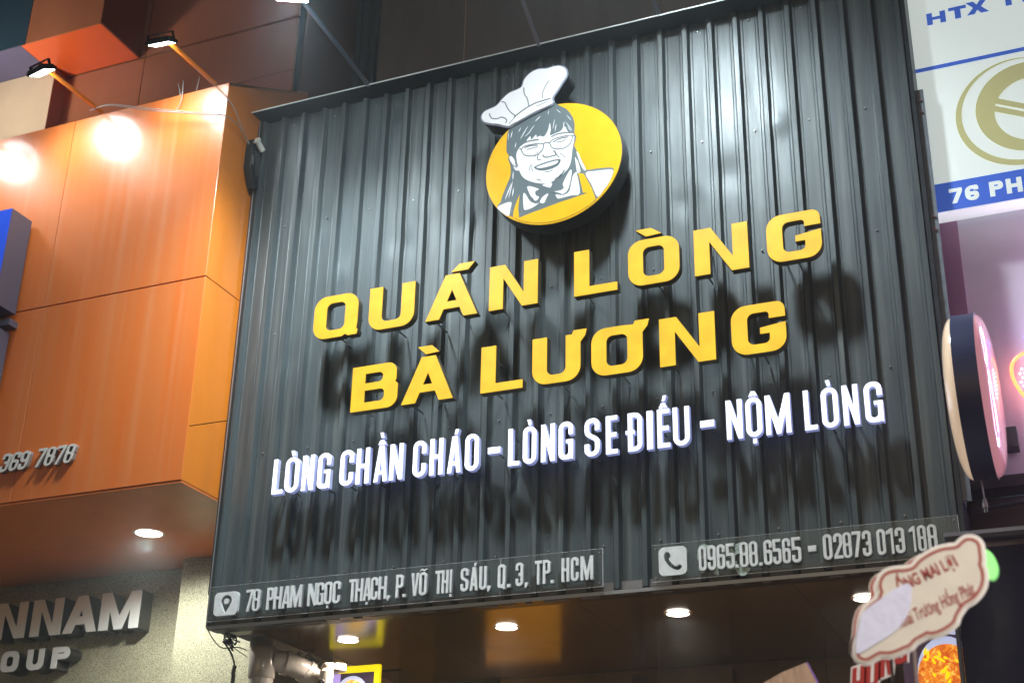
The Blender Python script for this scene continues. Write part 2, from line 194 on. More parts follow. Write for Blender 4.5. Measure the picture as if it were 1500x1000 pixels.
streaks('orange_acm', (.80, .42, .22), .35, 7, (2.5, 2.5, .05))
def uneven(name, s0):
    m = MATS[name]; L = m.node_tree.links; b = m.node_tree.nodes['Principled BSDF']
    g_ = nd(m, 'ShaderNodeNewGeometry'); n = nd(m, 'ShaderNodeTexNoise'); n.inputs['Scale'].default_value = 9; n.inputs['Detail'].default_value = 3
    r = nd(m, 'ShaderNodeMapRange'); r.inputs[1].default_value = .3; r.inputs[2].default_value = .7; r.inputs[3].default_value = s0 * .84; r.inputs[4].default_value = s0 * 1.08
    L.new(g_.outputs['Position'], n.inputs['Vector']); L.new(n.outputs[0], r.inputs[0]); L.new(r.outputs[0], b.inputs['Emission Strength'])
uneven('letter_yellow', .90); uneven('letter_white', 1.06); uneven('logo_yellow', .46); uneven('white_side', .38)
# granite
m = mat('granite', (.36, .34, .25), .42)
tc = nd(m, 'ShaderNodeTexCoord'); L = m.node_tree.links
v = nd(m, 'ShaderNodeTexNoise'); v.inputs['Scale'].default_value = 120; v.inputs['Detail'].default_value = 4; v.inputs['Roughness'].default_value = .7
v2 = nd(m, 'ShaderNodeTexNoise'); v2.inputs['Scale'].default_value = 3
cr = nd(m, 'ShaderNodeValToRGB'); e = cr.color_ramp.elements
e[0].position = .36; e[0].color = (.07, .07, .05, 1); e[1].position = .52; e[1].color = (.40, .38, .27, 1)
x = cr.color_ramp.elements.new(.7); x.color = (.54, .51, .38, 1)
mx = nd(m, 'ShaderNodeMix', data_type='RGBA', blend_type='MULTIPLY'); mx.inputs[0].default_value = .5
L.new(tc.outputs['Object'], v.inputs['Vector']); L.new(tc.outputs['Object'], v2.inputs['Vector'])
L.new(v.outputs[0], cr.inputs[0]); L.new(cr.outputs[0], mx.inputs[6]); L.new(v2.outputs[0], mx.inputs[7])
L.new(mx.outputs[2], m.node_tree.nodes['Principled BSDF'].inputs['Base Color'])

# clear acrylic sheet
m = bpy.data.materials.new('clear_acrylic'); m.use_nodes = True; MATS['clear_acrylic'] = m
nt = m.node_tree; nt.nodes.clear()
o_ = nt.nodes.new('ShaderNodeOutputMaterial'); g = nt.nodes.new('ShaderNodeBsdfGlossy'); g.inputs['Roughness'].default_value = .12; g.inputs['Color'].default_value = (.7, .75, .75, 1)
df = nt.nodes.new('ShaderNodeBsdfDiffuse'); df.inputs['Color'].default_value = (.4, .42, .4, 1)
t = nt.nodes.new('ShaderNodeBsdfTransparent'); t.inputs['Color'].default_value = (.93, .95, .94, 1)
fr = nt.nodes.new('ShaderNodeFresnel'); fr.inputs[0].default_value = 1.45
a = nt.nodes.new('ShaderNodeMixShader'); c = nt.nodes.new('ShaderNodeMixShader'); c.inputs[0].default_value = .07
nt.links.new(t.outputs[0], c.inputs[1]); nt.links.new(df.outputs[0], c.inputs[2])
nt.links.new(fr.outputs[0], a.inputs[0]); nt.links.new(c.outputs[0], a.inputs[1]); nt.links.new(g.outputs[0], a.inputs[2])
nt.links.new(a.outputs[0], o_.inputs[0])

# printed food picture (backlit)
def food(name, c1, c2, c3, emit, scale):
    m = bpy.data.materials.new(name); m.use_nodes = True; MATS[name] = m
    b = m.node_tree.nodes['Principled BSDF']; L = m.node_tree.links
    tc = nd(m, 'ShaderNodeTexCoord'); v = nd(m, 'ShaderNodeTexVoronoi'); v.inputs['Scale'].default_value = scale
    n = nd(m, 'ShaderNodeTexNoise'); n.inputs['Scale'].default_value = scale * .8; n.inputs['Distortion'].default_value = 1.5
    ad = nd(m, 'ShaderNodeVectorMath', operation='ADD'); sc_ = nd(m, 'ShaderNodeVectorMath', operation='SCALE'); sc_.inputs['Scale'].default_value = .12
    L.new(n.outputs[1], sc_.inputs[0]); L.new(tc.outputs['Object'], ad.inputs[0]); L.new(sc_.outputs[0], ad.inputs[1]); L.new(tc.outputs['Object'], n.inputs['Vector'])
    L.new(ad.outputs[0], v.inputs['Vector'])
    cr = nd(m, 'ShaderNodeValToRGB'); e = cr.color_ramp.elements
    e[0].position = .05; e[0].color = (*c3, 1); e[1].position = .9; e[1].color = (*c2, 1)
    x = cr.color_ramp.elements.new(.4); x.color = (*c1, 1)
    L.new(v.outputs[0], cr.inputs[0]); L.new(cr.outputs[0], b.inputs['Base Color']); L.new(cr.outputs[0], b.inputs['Emission Color'])
    b.inputs['Emission Strength'].default_value = emit
food('print_chicken', (.95, .28, .02), (.55, .07, .01), (1, .75, .15), .85, 26)
food('print_dish', (.9, .65, .05), (.8, .15, .05), (.7, .75, .95), .9, 30)
mat('print_yellow', (.9, .8, 0), .4, emit=.85, ecol=(1, .82, 0))
mat('print_plate', (.6, .65, .8), .4, emit=.7, ecol=(.55, .62, .9))
mat('print_dark', (.05, .03, .06), .4, emit=.15, ecol=(.2, .1, .2))
mat('print_violet', (.45, .3, .75), .4, emit=.8, ecol=(.5, .36, .85))
mat('print_orange', (.95, .4, .05), .4, emit=.8, ecol=(1, .42, .05))
mat('red_text', (.42, .02, .02), .4)
mat('clear_edge', (.75, .75, .78), .15, coat=.6)

# ------------------------------------------------------------ object helpers
def link(o, parent=None):
    COL.objects.link(o)
    if parent: o.parent = parent
    return o
def thing(name, label, cat, loc, group=None):
    o = bpy.data.objects.new(name, None); o.location = loc; o.empty_display_size = .1
    COL.objects.link(o); o['label'] = label; o['category'] = cat
    if group: o['group'] = group
    return o
def tag(o, label, cat, group=None):
    o['label'] = label; o['category'] = cat
    if group: o['group'] = group
    return o
class MB:
    def __init__(s): s.v = []; s.f = []
    def add(s, v, f):
        k = len(s.v); s.v += [tuple(p) for p in v]; s.f += [tuple(i + k for i in q) for q in f]; return s
    def box(s, x0, x1, y0, y1, z0, z1):
        v = [(x, y, z) for z in (z0, z1) for y in (y0, y1) for x in (x0, x1)]
        return s.add(v, [(0, 2, 3, 1), (4, 5, 7, 6), (0, 1, 5, 4), (2, 6, 7, 3), (0, 4, 6, 2), (1, 3, 7, 5)])
    def tube(s, pts, r, n=10, cap=True):
        pts = [Vector(p) for p in pts]; rs = r if isinstance(r, (list, tuple)) else [r] * len(pts)
        v = []; f = []; prev = None
        for i, p in enumerate(pts):
            d = (pts[min(i + 1, len(pts) - 1)] - pts[max(i - 1, 0)]).normalized()
            if prev is None:
                u = d.orthogonal().normalized()
            else:
                u = (prev - d * prev.dot(d)).normalized()
            prev = u; w = d.cross(u)
            for k in range(n):
                a = 2 * math.pi * k / n
                v.append(p + (u * math.cos(a) + w * math.sin(a)) * rs[i])
        for i in range(len(pts) - 1):
            for k in range(n):
                f.append((i * n + k, i * n + (k + 1) % n, (i + 1) * n + (k + 1) % n, (i + 1) * n + k))
        if cap:
            f.append(tuple(range(n))[::-1]); f.append(tuple((len(pts) - 1) * n + k for k in range(n)))
        return s.add(v, f)
    def obox(s, c, ax, ay, az, hx, hy, hz):
        c = Vector(c); v = [c + ax * (hx * i) + ay * (hy * j) + az * (hz * k) for k in (-1, 1) for j in (-1, 1) for i in (-1, 1)]
        return s.add(v, [(0, 2, 3, 1), (4, 5, 7, 6), (0, 1, 5, 4), (2, 6, 7, 3), (0, 4, 6, 2), (1, 3, 7, 5)])
    def build(s, name, m, parent=None, off=None, smooth=None, bevel=0):
        me = bpy.data.meshes.new(name); 
        o = Vector(off) if off is not None else (parent_world(parent) if parent else Vector((0, 0, 0)))
        me.from_pydata([Vector(p) - o for p in s.v], [], s.f)
        bm = bmesh.new(); bm.from_mesh(me)
        if bevel: bmesh.ops.bevel(bm, geom=bm.edges[:], offset=bevel, segments=1, affect='EDGES')
        bmesh.ops.recalc_face_normals(bm, faces=bm.faces[:]); bm.to_mesh(me); bm.free()
        me.materials.append(MATS[m])
        ob = bpy.data.objects.new(name, me)
        if not parent: ob.location = o
        link(ob, parent)
        if smooth:
            me.shade_smooth(); me.set_sharp_from_angle(angle=R(smooth))
        return ob
def parent_world(p):
    v = Vector((0, 0, 0))
    while p: v += p.location; p = p.parent
    return v
def struct(ob):
    ob['kind'] = 'structure'; return ob
def fillet(pts, n=7):
    out = []; N = len(pts)
    P = [(p[0], p[1], (p[2] if len(p) > 2 else 0)) for p in pts]
    for i, (x, y, r) in enumerate(P):
        a = Vector(P[i - 1][:2]); b = Vector((x, y)); c = Vector(P[(i + 1) % N][:2])
        u = a - b; w = c - b
        if r <= 0 or u.length < 1e-6 or w.length < 1e-6: out.append((x, y)); continue
        ang = u.angle(w)
        if ang > 3.1: out.append((x, y)); continue
        t = min(r / math.tan(ang / 2), u.length * .499, w.length * .499); rr = t * math.tan(ang / 2)
        p0 = b + u.normalized() * t; p1 = b + w.normalized() * t
        ctr = b + (u.normalized() + w.normalized()).normalized() * (rr / math.sin(ang / 2))
        a0 = math.atan2(p0.y - ctr.y, p0.x - ctr.x); a1 = math.atan2(p1.y - ctr.y, p1.x - ctr.x)
        d = a1 - a0
        while d > math.pi: d -= 2 * math.pi
        while d < -math.pi: d += 2 * math.pi
        k = max(2, n)
        for j in range(k + 1):
            t_ = a0 + d * j / k
            out.append((ctr.x + rr * math.cos(t_), ctr.y + rr * math.sin(t_)))
    return out
def spline(pts, n=5, closed=True):
    out = []; N = len(pts); rng = range(N if closed else N - 1)
    g = (lambda i: Vector(pts[i % N])) if closed else (lambda i: Vector(pts[max(0, min(N - 1, i))]))
    for i in rng:
        p0, p1, p2, p3 = g(i - 1), g(i), g(i + 1), g(i + 2)
        for j in range(n):
            t = j / n
            out.append(tuple(.5 * ((2 * p1) + (p2 - p0) * t + (2 * p0 - 5 * p1 + 4 * p2 - p3) * t * t + (3 * p1 - p0 - 3 * p2 + p3) * t ** 3)))
    if not closed: out.append(tuple(pts[-1]))
    return out
def groups(contours):
    """split even-odd contours into outer + holes"""
    def inside(p, poly):
        c = False; j = len(poly) - 1
        for i in range(len(poly)):
            if (poly[i][1] > p[1]) != (poly[j][1] > p[1]) and p[0] < (poly[j][0] - poly[i][0]) * (p[1] - poly[i][1]) / (poly[j][1] - poly[i][1]) + poly[i][0]: c = not c
            j = i
        return c
    outs = []; holes = []
    for i, c in enumerate(contours):
        k = sum(inside(c[0], d) for j, d in enumerate(contours) if j != i)
        (holes if k % 2 else outs).append(c)
    return [(o, [h for h in holes if inside(h[0], o)]) for o in outs]
def slab(mb, contours, y0, y1, x=0., z=0.):
    """contours in the facade plane (x, z) extruded from y0 (front) to y1 (back)"""
    for o, hs in groups(contours):
        loops = [o] + hs
        tris = tessellate_polygon([[Vector((p[0], p[1], 0)) for p in l] for l in loops])
        flat = [p for l in loops for p in l]; n = len(flat)
        v = [(x + p[0], y0, z + p[1]) for p in flat] + [(x + p[0], y1, z + p[1]) for p in flat]
        f = [t for t in tris] + [(t[2] + n, t[1] + n, t[0] + n) for t in tris]
        k = 0
        for l in loops:
            for i in range(len(l)):
                j = (i + 1) % len(l); f.append((k + i, k + j, k + j + n, k + i + n))
            k += len(l)
        mb.add(v, f)
    return mb
def area(l): return sum(l[i][0] * l[(i + 1) % len(l)][1] - l[(i + 1) % len(l)][0] * l[i][1] for i in range(len(l))) / 2
def offset(l, d):
    """move a closed contour outward by d (inward when negative)"""
    if area(l) < 0: l = l[::-1]
    out = []; N = len(l)
    for i in range(N):
        a = Vector(l[i - 1]); b = Vector(l[i]); c = Vector(l[(i + 1) % N])
        u = (b - a); w = (c - b)
        if u.length < 1e-7 or w.length < 1e-7: continue
        n1 = Vector((u.y, -u.x)).normalized(); n2 = Vector((w.y, -w.x)).normalized()
        m_ = (n1 + n2)
        if m_.length < .3: m_ = n1 * 1
        m_ = m_.normalized(); k = max(.5, m_.dot(n1)); out.append(tuple(b + m_ * (d / k)))
    return out
def thick(line, w):
    pts = [Vector(p) for p in line]; a = []; b = []; N = len(pts)
    for i, p in enumerate(pts):
        d = (pts[min(i + 1, N - 1)] - pts[max(i - 1, 0)]).normalized(); n_ = Vector((-d.y, d.x))
        ww = w / 2 * (.55 if i in (0, N - 1) else 1)
        a.append(tuple(p + n_ * ww)); b.append(tuple(p - n_ * ww))
    return a + b[::-1]

# ------------------------------------------------------------ lettering (block glyphs drawn as contours)
def glyph(ch, w, h, a, b, Ro, st='wide'):
    ri = max(Ro - a, a * .18) if st != 'wide' else Ro * .45
    Ro = min(Ro, w / 2)
    base = {'Á': 'A', 'À': 'A', 'Ạ': 'A', 'Ầ': 'A', 'Ò': 'O', 'Ọ': 'O', 'Ộ': 'O', 'Õ': 'O', 'Ế': 'E', 'Ị': 'I'}.get(ch, ch)
    F = fillet; m_ = h / 2; C = []
    def ring(x0, x1, z0, z1, r): return F([(x0, z0, r), (x1, z0, r), (x1, z1, r), (x0, z1, r)])
    if base in 'O0': C = [ring(0, w, 0, h, Ro), ring(a, w - a, b, h - b, ri)]
    elif base == 'Ơ':
        C = [F([(0, 0, Ro), (w, 0, Ro), (w, h * .80), (w * 1.10, h * .93, .01), (w * 1.13, h * 1.06), (w * .86, h * 1.06), (w * .83, h * .985, .01), (w * .60, h), (0, h, Ro)]), ring(a, w - a, b, h - b, ri)]
    elif base == 'Ư':
        C = [F([(0, h), (0, 0, Ro), (w, 0, Ro), (w, h * .80), (w * 1.10, h * .93, .01), (w * 1.13, h * 1.06), (w * .86, h * 1.06), (w * .83, h * .98), (w - a, h * .98), (w - a, b, ri), (a, b, ri), (a, h)])]
    elif base == 'Q': 
        if st == 'wide': C = [F([(0, 0, Ro), (w * .66, 0, .01), (w * .74, h * .045, .01), (w * .80, 0, .004), (w * 1.0, 0.0, .004), (w * 1.02, h * .10, .004), (w * .985, h * .13, .01), (w, h * .3), (w, h, Ro), (0, h, Ro)]), ring(a, w - a, b, h - b, ri)]
        else: C = [F([(0, 0, Ro), (w * .55, 0), (w * .72, -h * .06), (w * 1.0, -h * .06), (w * .93, h * .08), (w, h * .3), (w, h, Ro), (0, h, Ro)]), ring(a, w - a, b * 1.2, h - b, ri)]
    elif base == 'D': C = [F([(0, 0), (w, 0, Ro), (w, h, Ro), (0, h)]), F([(a, b), (w - a, b, ri), (w - a, h - b, ri), (a, h - b)])]
    elif base == 'Đ':
        q = w * .16; t_ = b * .42
        C = [F([(0, 0), (w, 0, Ro), (w, h, Ro), (0, h), (0, m_ + t_), (-q, m_ + t_), (-q, m_ - t_), (0, m_ - t_)]), F([(a, b), (w - a, b, ri), (w - a, h - b, ri), (a, h - b), (a, m_ + t_), (a + q * .9, m_ + t_), (a + q * .9, m_ - t_), (a, m_ - t_)])]
    elif base == 'B':
        s_ = w * .93
        C = [F([(0, 0), (w, 0, Ro * .8), (w, m_ + b * .1, Ro * .55), (s_, m_ + b * .35, .01), (s_ + w * .03, m_ + b * .6, Ro * .4), (s_ + w * .03, h, Ro * .8), (0, h)]),
             F([(a, b), (w - a, b, ri * .8), (w - a, m_ - b * .30, ri * .8), (a, m_ - b * .30)]), F([(a, m_ + b * .60), (s_ + w * .03 - a, m_ + b * .60, ri * .8), (s_ + w * .03 - a, h - b, ri * .8), (a, h - b)])]
    elif base == 'P':
        g_ = h * .42
        C = [F([(0, 0), (a, 0), (a, g_), (w, g_, Ro), (w, h, Ro), (0, h)]), F([(a, g_ + b), (w - a, g_ + b, ri), (w - a, h - b, ri), (a, h - b)])]
    elif base == 'L': C = [[(0, 0), (w, 0), (w, b), (a, b), (a, h), (0, h)]]
    elif base == 'I': C = [[(0, 0), (w, 0), (w, h), (0, h)]]
    elif base == 'T': C = [[((w - a) / 2, 0), ((w + a) / 2, 0), ((w + a) / 2, h - b), (w, h - b), (w, h), (0, h), (0, h - b), ((w - a) / 2, h - b)]]
    elif base == 'E': C = [[(0, 0), (w, 0), (w, b), (a, b), (a, m_ - b / 2), (w * .9, m_ - b / 2), (w * .9, m_ + b / 2), (a, m_ + b / 2), (a, h - b), (w, h - b), (w, h), (0, h)]]
    elif base == 'H': C = [[(0, 0), (a, 0), (a, m_ - b / 2), (w - a, m_ - b / 2), (w - a, 0), (w, 0), (w, h), (w - a, h), (w - a, m_ + b / 2), (a, m_ + b / 2), (a, h), (0, h)]]
    elif base == 'U': C = [F([(0, h), (0, 0, Ro), (w, 0, Ro), (w, h), (w - a, h), (w - a, b, ri), (a, b, ri), (a, h)])]
    elif base == 'N':
        yk = h * (.30 if st == 'wide' else .42); d_ = a * (1.12 if st == 'wide' else 1.0)
        C = [[(0, 0), (a, 0), (a, h - yk), (w - d_, 0), (w, 0), (w, h), (w - a, h), (w - a, yk), (d_, h), (0, h)]]
    elif base == 'M':
        c_ = a * .42
        C = [[(0, 0), (a, 0), (a, h * .55), (w / 2 - c_, 0), (w / 2 + c_, 0), (w - a, h * .55), (w - a, 0), (w, 0), (w, h), (w - a * 1.05, h), (w / 2, h * .36), (a * 1.05, h), (0, h)]]
    elif base == 'V':
        C = [[(w * .5 - a * .5, 0), (w * .5 + a * .5, 0), (w, h), (w - a, h), (w / 2, h * .22), (a, h), (0, h)]]
    elif base == 'A':
        tp = (a * .52 if st == 'wide' else a * .60); ab = a * (1.02 if st == 'wide' else .95); y1 = h * (.22 if st == 'wide' else .2); run = w / 2 - tp
        xl = lambda y: ab + run * y / h
        apex = (w / 2 - ab) * h / run
        apex = min(apex, h * .84) if st == 'wide' else apex
        xa = min(xl(apex), w / 2 - .0005)
        bb = b * .92
        C = [[(0, 0), (ab, 0), (xl(y1), y1), (w - xl(y1), y1), (w - ab, 0), (w, 0), (w / 2 + tp, h), (w / 2 - tp, h)],
             [(xl(y1 + bb), y1 + bb), (w - xl(y1 + bb), y1 + bb), (w - xa, apex), (xa, apex)]]
    elif base == 'C': 
        C = [F([(w, h * .64), (w, h, Ro), (0, h, Ro), (0, 0, Ro), (w, 0, Ro), (w, h * .36), (w - a, h * .36), (w - a, b, ri), (a, b, ri), (a, h - b, ri), (w - a, h - b, ri), (w - a, h * .64)])]
    elif base == 'G':
        if st == 'wide': C = [F([(w, h * .68), (w * .995, h, Ro), (0, h, Ro), (0, 0, Ro), (w, 0, Ro), (w, h * .56), (w * .53, h * .50), (w * .53, h * .38), (w - a, h * .38), (w - a, b, ri), (a, b, ri), (a, h - b, ri), (w - a, h - b, ri), (w - a, h * .68)])]
        else: C = [F([(w, h * .66), (w, h, Ro), (0, h, Ro), (0, 0, Ro), (w * .80, 0, Ro * .6), (w * .86, h * .05), (w * .92, 0), (w, 0), (w, h * .52), (w * .52, h * .52), (w * .52, h * .52 - b * .8), (w - a, h * .52 - b * .8), (w - a, b, ri), (a, b, ri), (a, h - b, ri), (w - a, h - b, ri), (w - a, h * .66)])]
    elif base == 'S':
        C = [F([(w, h * .68), (w, h, Ro), (0, h, Ro), (0, h * .56, Ro), (w - a, h * .40, ri), (w - a, b, ri), (a, b, ri), (a, h * .32), (0, h * .32), (0, 0, Ro), (w, 0, Ro), (w, h * .46, Ro), (a, h * .62, ri), (a, h - b, ri), (w - a, h - b, ri), (w - a, h * .68)])]
    elif base == '8':
        b = b * .82
        C = [F([(0, 0, Ro), (w, 0, Ro), (w, h * .48, Ro * .5), (w * .95, h * .52, .002), (w, h * .56, Ro * .5), (w, h, Ro), (0, h, Ro), (0, h * .56, Ro * .5), (w * .05, h * .52, .002), (0, h * .48, Ro * .5)]), ring(a, w - a, b, h * .52 - b * .45, ri), ring(a, w - a, h * .52 + b * .45, h - b, ri)]
    elif base in '69':
        g_ = h * .60
        o = F([(w, h * .68), (w, h, Ro), (0, h, Ro), (0, 0, Ro), (w, 0, Ro), (w, g_, Ro), (a, g_ + .0004), (a, h - b, ri), (w - a, h - b, ri), (w - a, h * .68)])
        C = [o, ring(a, w - a, b, g_ - b, ri)]
        if base == '9': C = [[(w - p[0], h - p[1]) for p in c] for c in C]
    elif base == '5':
        g_ = h * .62
        C = [F([(0, h), (w * .94, h), (w * .94, h - b), (a, h - b), (a, g_), (w, g_, Ro), (w, 0, Ro), (0, 0, Ro), (0, h * .30), (a, h * .30), (a, b, ri), (w - a, b, ri), (w - a, g_ - b, ri), (0, g_ - b)])]
    elif base == '3':
        C = [F([(0, h * .68), (0, h, Ro), (w, h, Ro), (w, h * .5, Ro * .3), (w, 0, Ro), (0, 0, Ro), (0, h * .32), (a, h * .32), (a, b, ri), (w - a, b, ri), (w - a, m_ - b / 2, ri * .5), (w * .4, m_ - b / 2), (w * .4, m_ + b / 2), (w - a, m_ + b / 2, ri * .5), (w - a, h - b, ri), (a, h - b, ri), (a, h * .68)])]
    elif base == '2':
        C = [F([(0, h * .66), (0, h, Ro), (w, h, Ro), (w, h * .55, Ro * .6), (a * 1.1, b), (w, b), (w, 0), (0, 0), (0, b), (w - a, h * .56, ri), (w - a, h - b, ri), (a, h - b, ri), (a, h * .66)])]
    elif base == '7': C = [[(0, h), (w, h), (w, h - b), (w * .52, 0), (w * .52 - a, 0), (w - a * 1.05, h - b), (0, h - b)]]
    elif base == '1': C = [[(w - a, 0), (w, 0), (w, h), (w - a * .8, h), (0, h * .88), (0, h * .76), (w - a, h * .82)]]
    elif base == '-': C = [[(0, 0), (w, 0), (w, h), (0, h)]]
    elif base == '.': C = [[(0, 0), (w, 0), (w, w * .95), (0, w * .95)]]
    elif base == ',': C = [[(0, 0), (w * .1, -w * .7), (w * .5, -w * .7), (w, w * .2), (w, w), (0, w)]]
    # tone marks
    c = w / 2
    if st == 'wide':
        if ch == 'Á': C.append([(c + w * -.02, h * 1.06), (c + w * .30, h * 1.06), (c + w * .42, h * 1.22), (c + w * .13, h * 1.22)])
        if ch == 'À': C.append([(c - w * .22, h * 1.24), (c + w * .06, h * 1.24), (c + w * .20, h * 1.08), (c - w * .06, h * 1.06)])
        if ch == 'Ò': C.append([(c - w * .34, h * 1.24), (c - w * .04, h * 1.24), (c + w * .16, h * 1.09), (c - w * .14, h * 1.07)])
    else:
        q = a * .85
        if ch in 'ÁÕ' and ch == 'Á': C.append([(c - q * .1, h * 1.05), (c + q * .75, h * 1.05), (c + q * 1.15, h * 1.19), (c + q * .2, h * 1.19)])
        if ch == 'Ò': C.append([(c - q * .7, h * 1.19), (c + q * .25, h * 1.19), (c + q * .45, h * 1.05), (c - q * .30, h * 1.05)])
        if ch in 'ẦẾỘ':
            C.append([(c - q * 1.1, h * 1.04), (c - q * .25, h * 1.04), (c, h * 1.09), (c + q * .25, h * 1.04), (c + q * 1.1, h * 1.04), (c + q * .5, h * 1.16), (c - q * .5, h * 1.16)])
        if ch == 'Ầ': C.append([(c - q * .7, h * 1.38), (c + q * .3, h * 1.38), (c + q * .6, h * 1.23), (c - q * .3, h * 1.23)])
        if ch == 'Ế': C.append([(c - q * .3, h * 1.22), (c + q * .5, h * 1.22), (c + q * .95, h * 1.36), (c + q * .1, h * 1.36)])
        if ch in 'ỘỌẠỊ': C.append([(c - q * .45, -h * .17), (c + q * .45, -h * .17), (c + q * .45, -h * .06), (c - q * .45, -h * .06)])
        if ch == 'Õ': C.append(thick([(c - w * .42, h * 1.07), (c - w * .18, h * 1.13), (c + w * .15, h * 1.07), (c + w * .42, h * 1.14)], b * .55))
    return C

# ------------------------------------------------------------ ground and street
struct(MB().box(-60, 60, -60, 60, -.5, 0).build('road', 'asphalt'))
struct(MB().box(-12, 12, -2.6, 2.0, .0, .13).build('pavement', 'pavement'))
struct(MB().box(-12, 12, -2.75, -2.6, .0, .14).build('kerb', 'granite'))

# ------------------------------------------------------------ corrugated sign wall
WX = 4.40
ZB, ZT = 3.60, 7.175
P0, PITCH = .0135, .1612
panel = thing('corrugated_sign_wall', 'large dark grey corrugated metal wall behind the yellow and white lettering', 'wall', (2.2, 0, ZB))
def prof(x):
    """depth of the sheet (y, 0 = crest, positive = back) at x"""
    t = ((x - P0) / PITCH) % 1.0
    t = min(t, 1 - t) * PITCH      # distance from the crest centre
    if t < .0135: return 0.0
    if t < .027: return (t - .0135) / .0135 * .030
    if .038 < t < .044: return .030 - .0018 * (1 - abs(t - .041) / .003)
    return .030
dents = [(1.62, 6.05, .09, .012), (1.30, 6.25, .10, -.010), (3.30, 6.05, .10, .012), (3.05, 5.9, .08, .010), (3.62, 6.32, .07, -.012), (.55, 6.3, .12, .009), (.72, 5.85, .10, -.010),
         (1.02, 7.02, .06, .012), (.35, 5.3, .1, .008), (2.95, 6.7, .1, -.008), (3.45, 6.55, .12, .009), (1.7, 6.6, .1, .008), (.95, 4.0, .05, .012), (3.9, 5.0, .1, .008), (1.15, 6.0, .07, .010)]
edges = [0.012] + [P0 + PITCH * (k - .0) - .0 for k in (6, 12, 17, 22)] + [WX - .012]
for i in range(5):
    xa = edges[i] + (.010 if i else 0); xb = edges[i + 1] + (.012 if i < 4 else 0)
    xs = set([xa, xb])
    k = int((xa - P0) / PITCH) - 1
    while P0 + k * PITCH < xb + PITCH:
        c = P0 + k * PITCH
        for d in (-.027, -.0135, .0135, .027, .038, .041, .044, -.038, -.041, -.044, .06, -.06, .0805):
            if xa < c + d < xb: xs.add(round(c + d, 5))
        k += 1
    xs = sorted(xs); nz = 90; v = []; f = []
    for j in range(nz + 1):
        z = ZB + .008 + (ZT - ZB - .012) * j / nz
        for x_ in xs:
            y_ = prof(x_)
            pan = min(1, y_ / .03)
            w_ = noise.noise(Vector((x_ * 2.5, 3.1, z * 1.4))) * .0035 + noise.noise(Vector((x_ * 9, 7.7, z * 4))) * .0012
            w_ += noise.noise(Vector((round((x_ - P0) / PITCH) * 5.3, 1.7, z * .8))) * .0025 * (1 - pan)
            for dx, dz, s_, a_ in dents:
                q = ((x_ - dx) ** 2 + (z - dz) ** 2) / s_ ** 2
                if q < 6: w_ += a_ * math.exp(-q) * (.35 + .65 * pan)
            v.append((x_, y_ + w_ + (.0022 if i % 2 else 0), z))
    n = len(xs)
    for j in range(nz):
        for k in range(n - 1): f.append((j * n + k, j * n + k + 1, (j + 1) * n + k + 1, (j + 1) * n + k))
    k0 = len(v)
    v += [(p[0], p[1] + .0012, p[2]) for p in v]
    f += [tuple(reversed([q + k0 for q in t])) for t in f]
    mb = MB().add(v, f)
    me = bpy.data.meshes.new('metal_sheet'); me.from_pydata([Vector(p) - panel.location for p in mb.v], [], mb.f)
    me.materials.append(MATS['sheet_paint']); me.shade_smooth(); me.set_sharp_from_angle(angle=R(22))
    ob = bpy.data.objects.new('metal_sheet', me); link(ob, panel)
MB().box(-.012, WX + .02, -.115, .26, ZT + .004, ZT + .010).build('top_flashing', 'trim_paint', panel)
MB().box(-.012, WX + .02, -.119, -.1155, ZT + .002, ZT + .011).build('flashing_lip', 'trim_edge', panel)
MB().box(.0, WX, .036, .30, ZT - .02, ZT).build('top_rail', 'trim_paint', panel)
MB().box(-.033, -.0115, .012, .30, ZB + .2, ZT - .02).build('trim_or_gap_shade', 'beam_black', panel)  # black strip stands for the shadow in the gap beside the fascia
MB().box(-.010, .011, -.006, .30, ZB - .01, ZT - .003).build('trim_or_gap_shade', 'trim_paint', panel)
MB().box(-.0105, -.002, -.009, -.0065, ZB - .01, ZT - .003).build('trim_lip', 'standoff_metal', panel)
MB().box(WX - .011, WX + .012, -.004, .20, ZB - .01, ZT - .003).build('trim_or_gap_shade', 'trim_paint', panel)
MB().box(WX - .012, WX + .030, .201, .208, ZB + .7, ZT + .3).build('green_edge_strip', 'green_edge', panel)
MB().box(.0, WX, -.010, .10, ZB - .022, ZB - .006).build('bottom_flashing', 'trim_paint', panel)
MB().box(.0, WX, -.014, -.0105, ZB - .024, ZB - .004).build('flashing_lip', 'standoff_metal', panel)
# frayed silver foil edge hanging under the flashing
mb = MB(); x_ = .05
while x_ < WX - .05:
    l = random.uniform(.03, .16)
    mb.box(x_, x_ + l, -.006 + random.uniform(0, .01), .02, ZB - .024 - random.uniform(.000, .007), ZB - .0225); x_ += l + random.uniform(.01, .12)
mb.build('foil_edge', 'mount_wall', panel)
mb = MB()
for zz in (3.86, 4.68, 5.5, 6.3, 7.1):
    for k in range(1, 27, 2):
        xx = P0 + PITCH * (k + .5); mb.tube([(xx, .034, zz), (xx, .022, zz)], [.0055, .005], 6)
sb = mb.build('screws', 'standoff_metal', panel); sb['kind'] = 'stuff'
# frame of square tubes behind
for zz in (3.7, 5.0, 6.3, 7.05): MB().box(.03, WX - .03, .045, .085, zz, zz + .04).build('frame_rail', 'beam_black', panel)

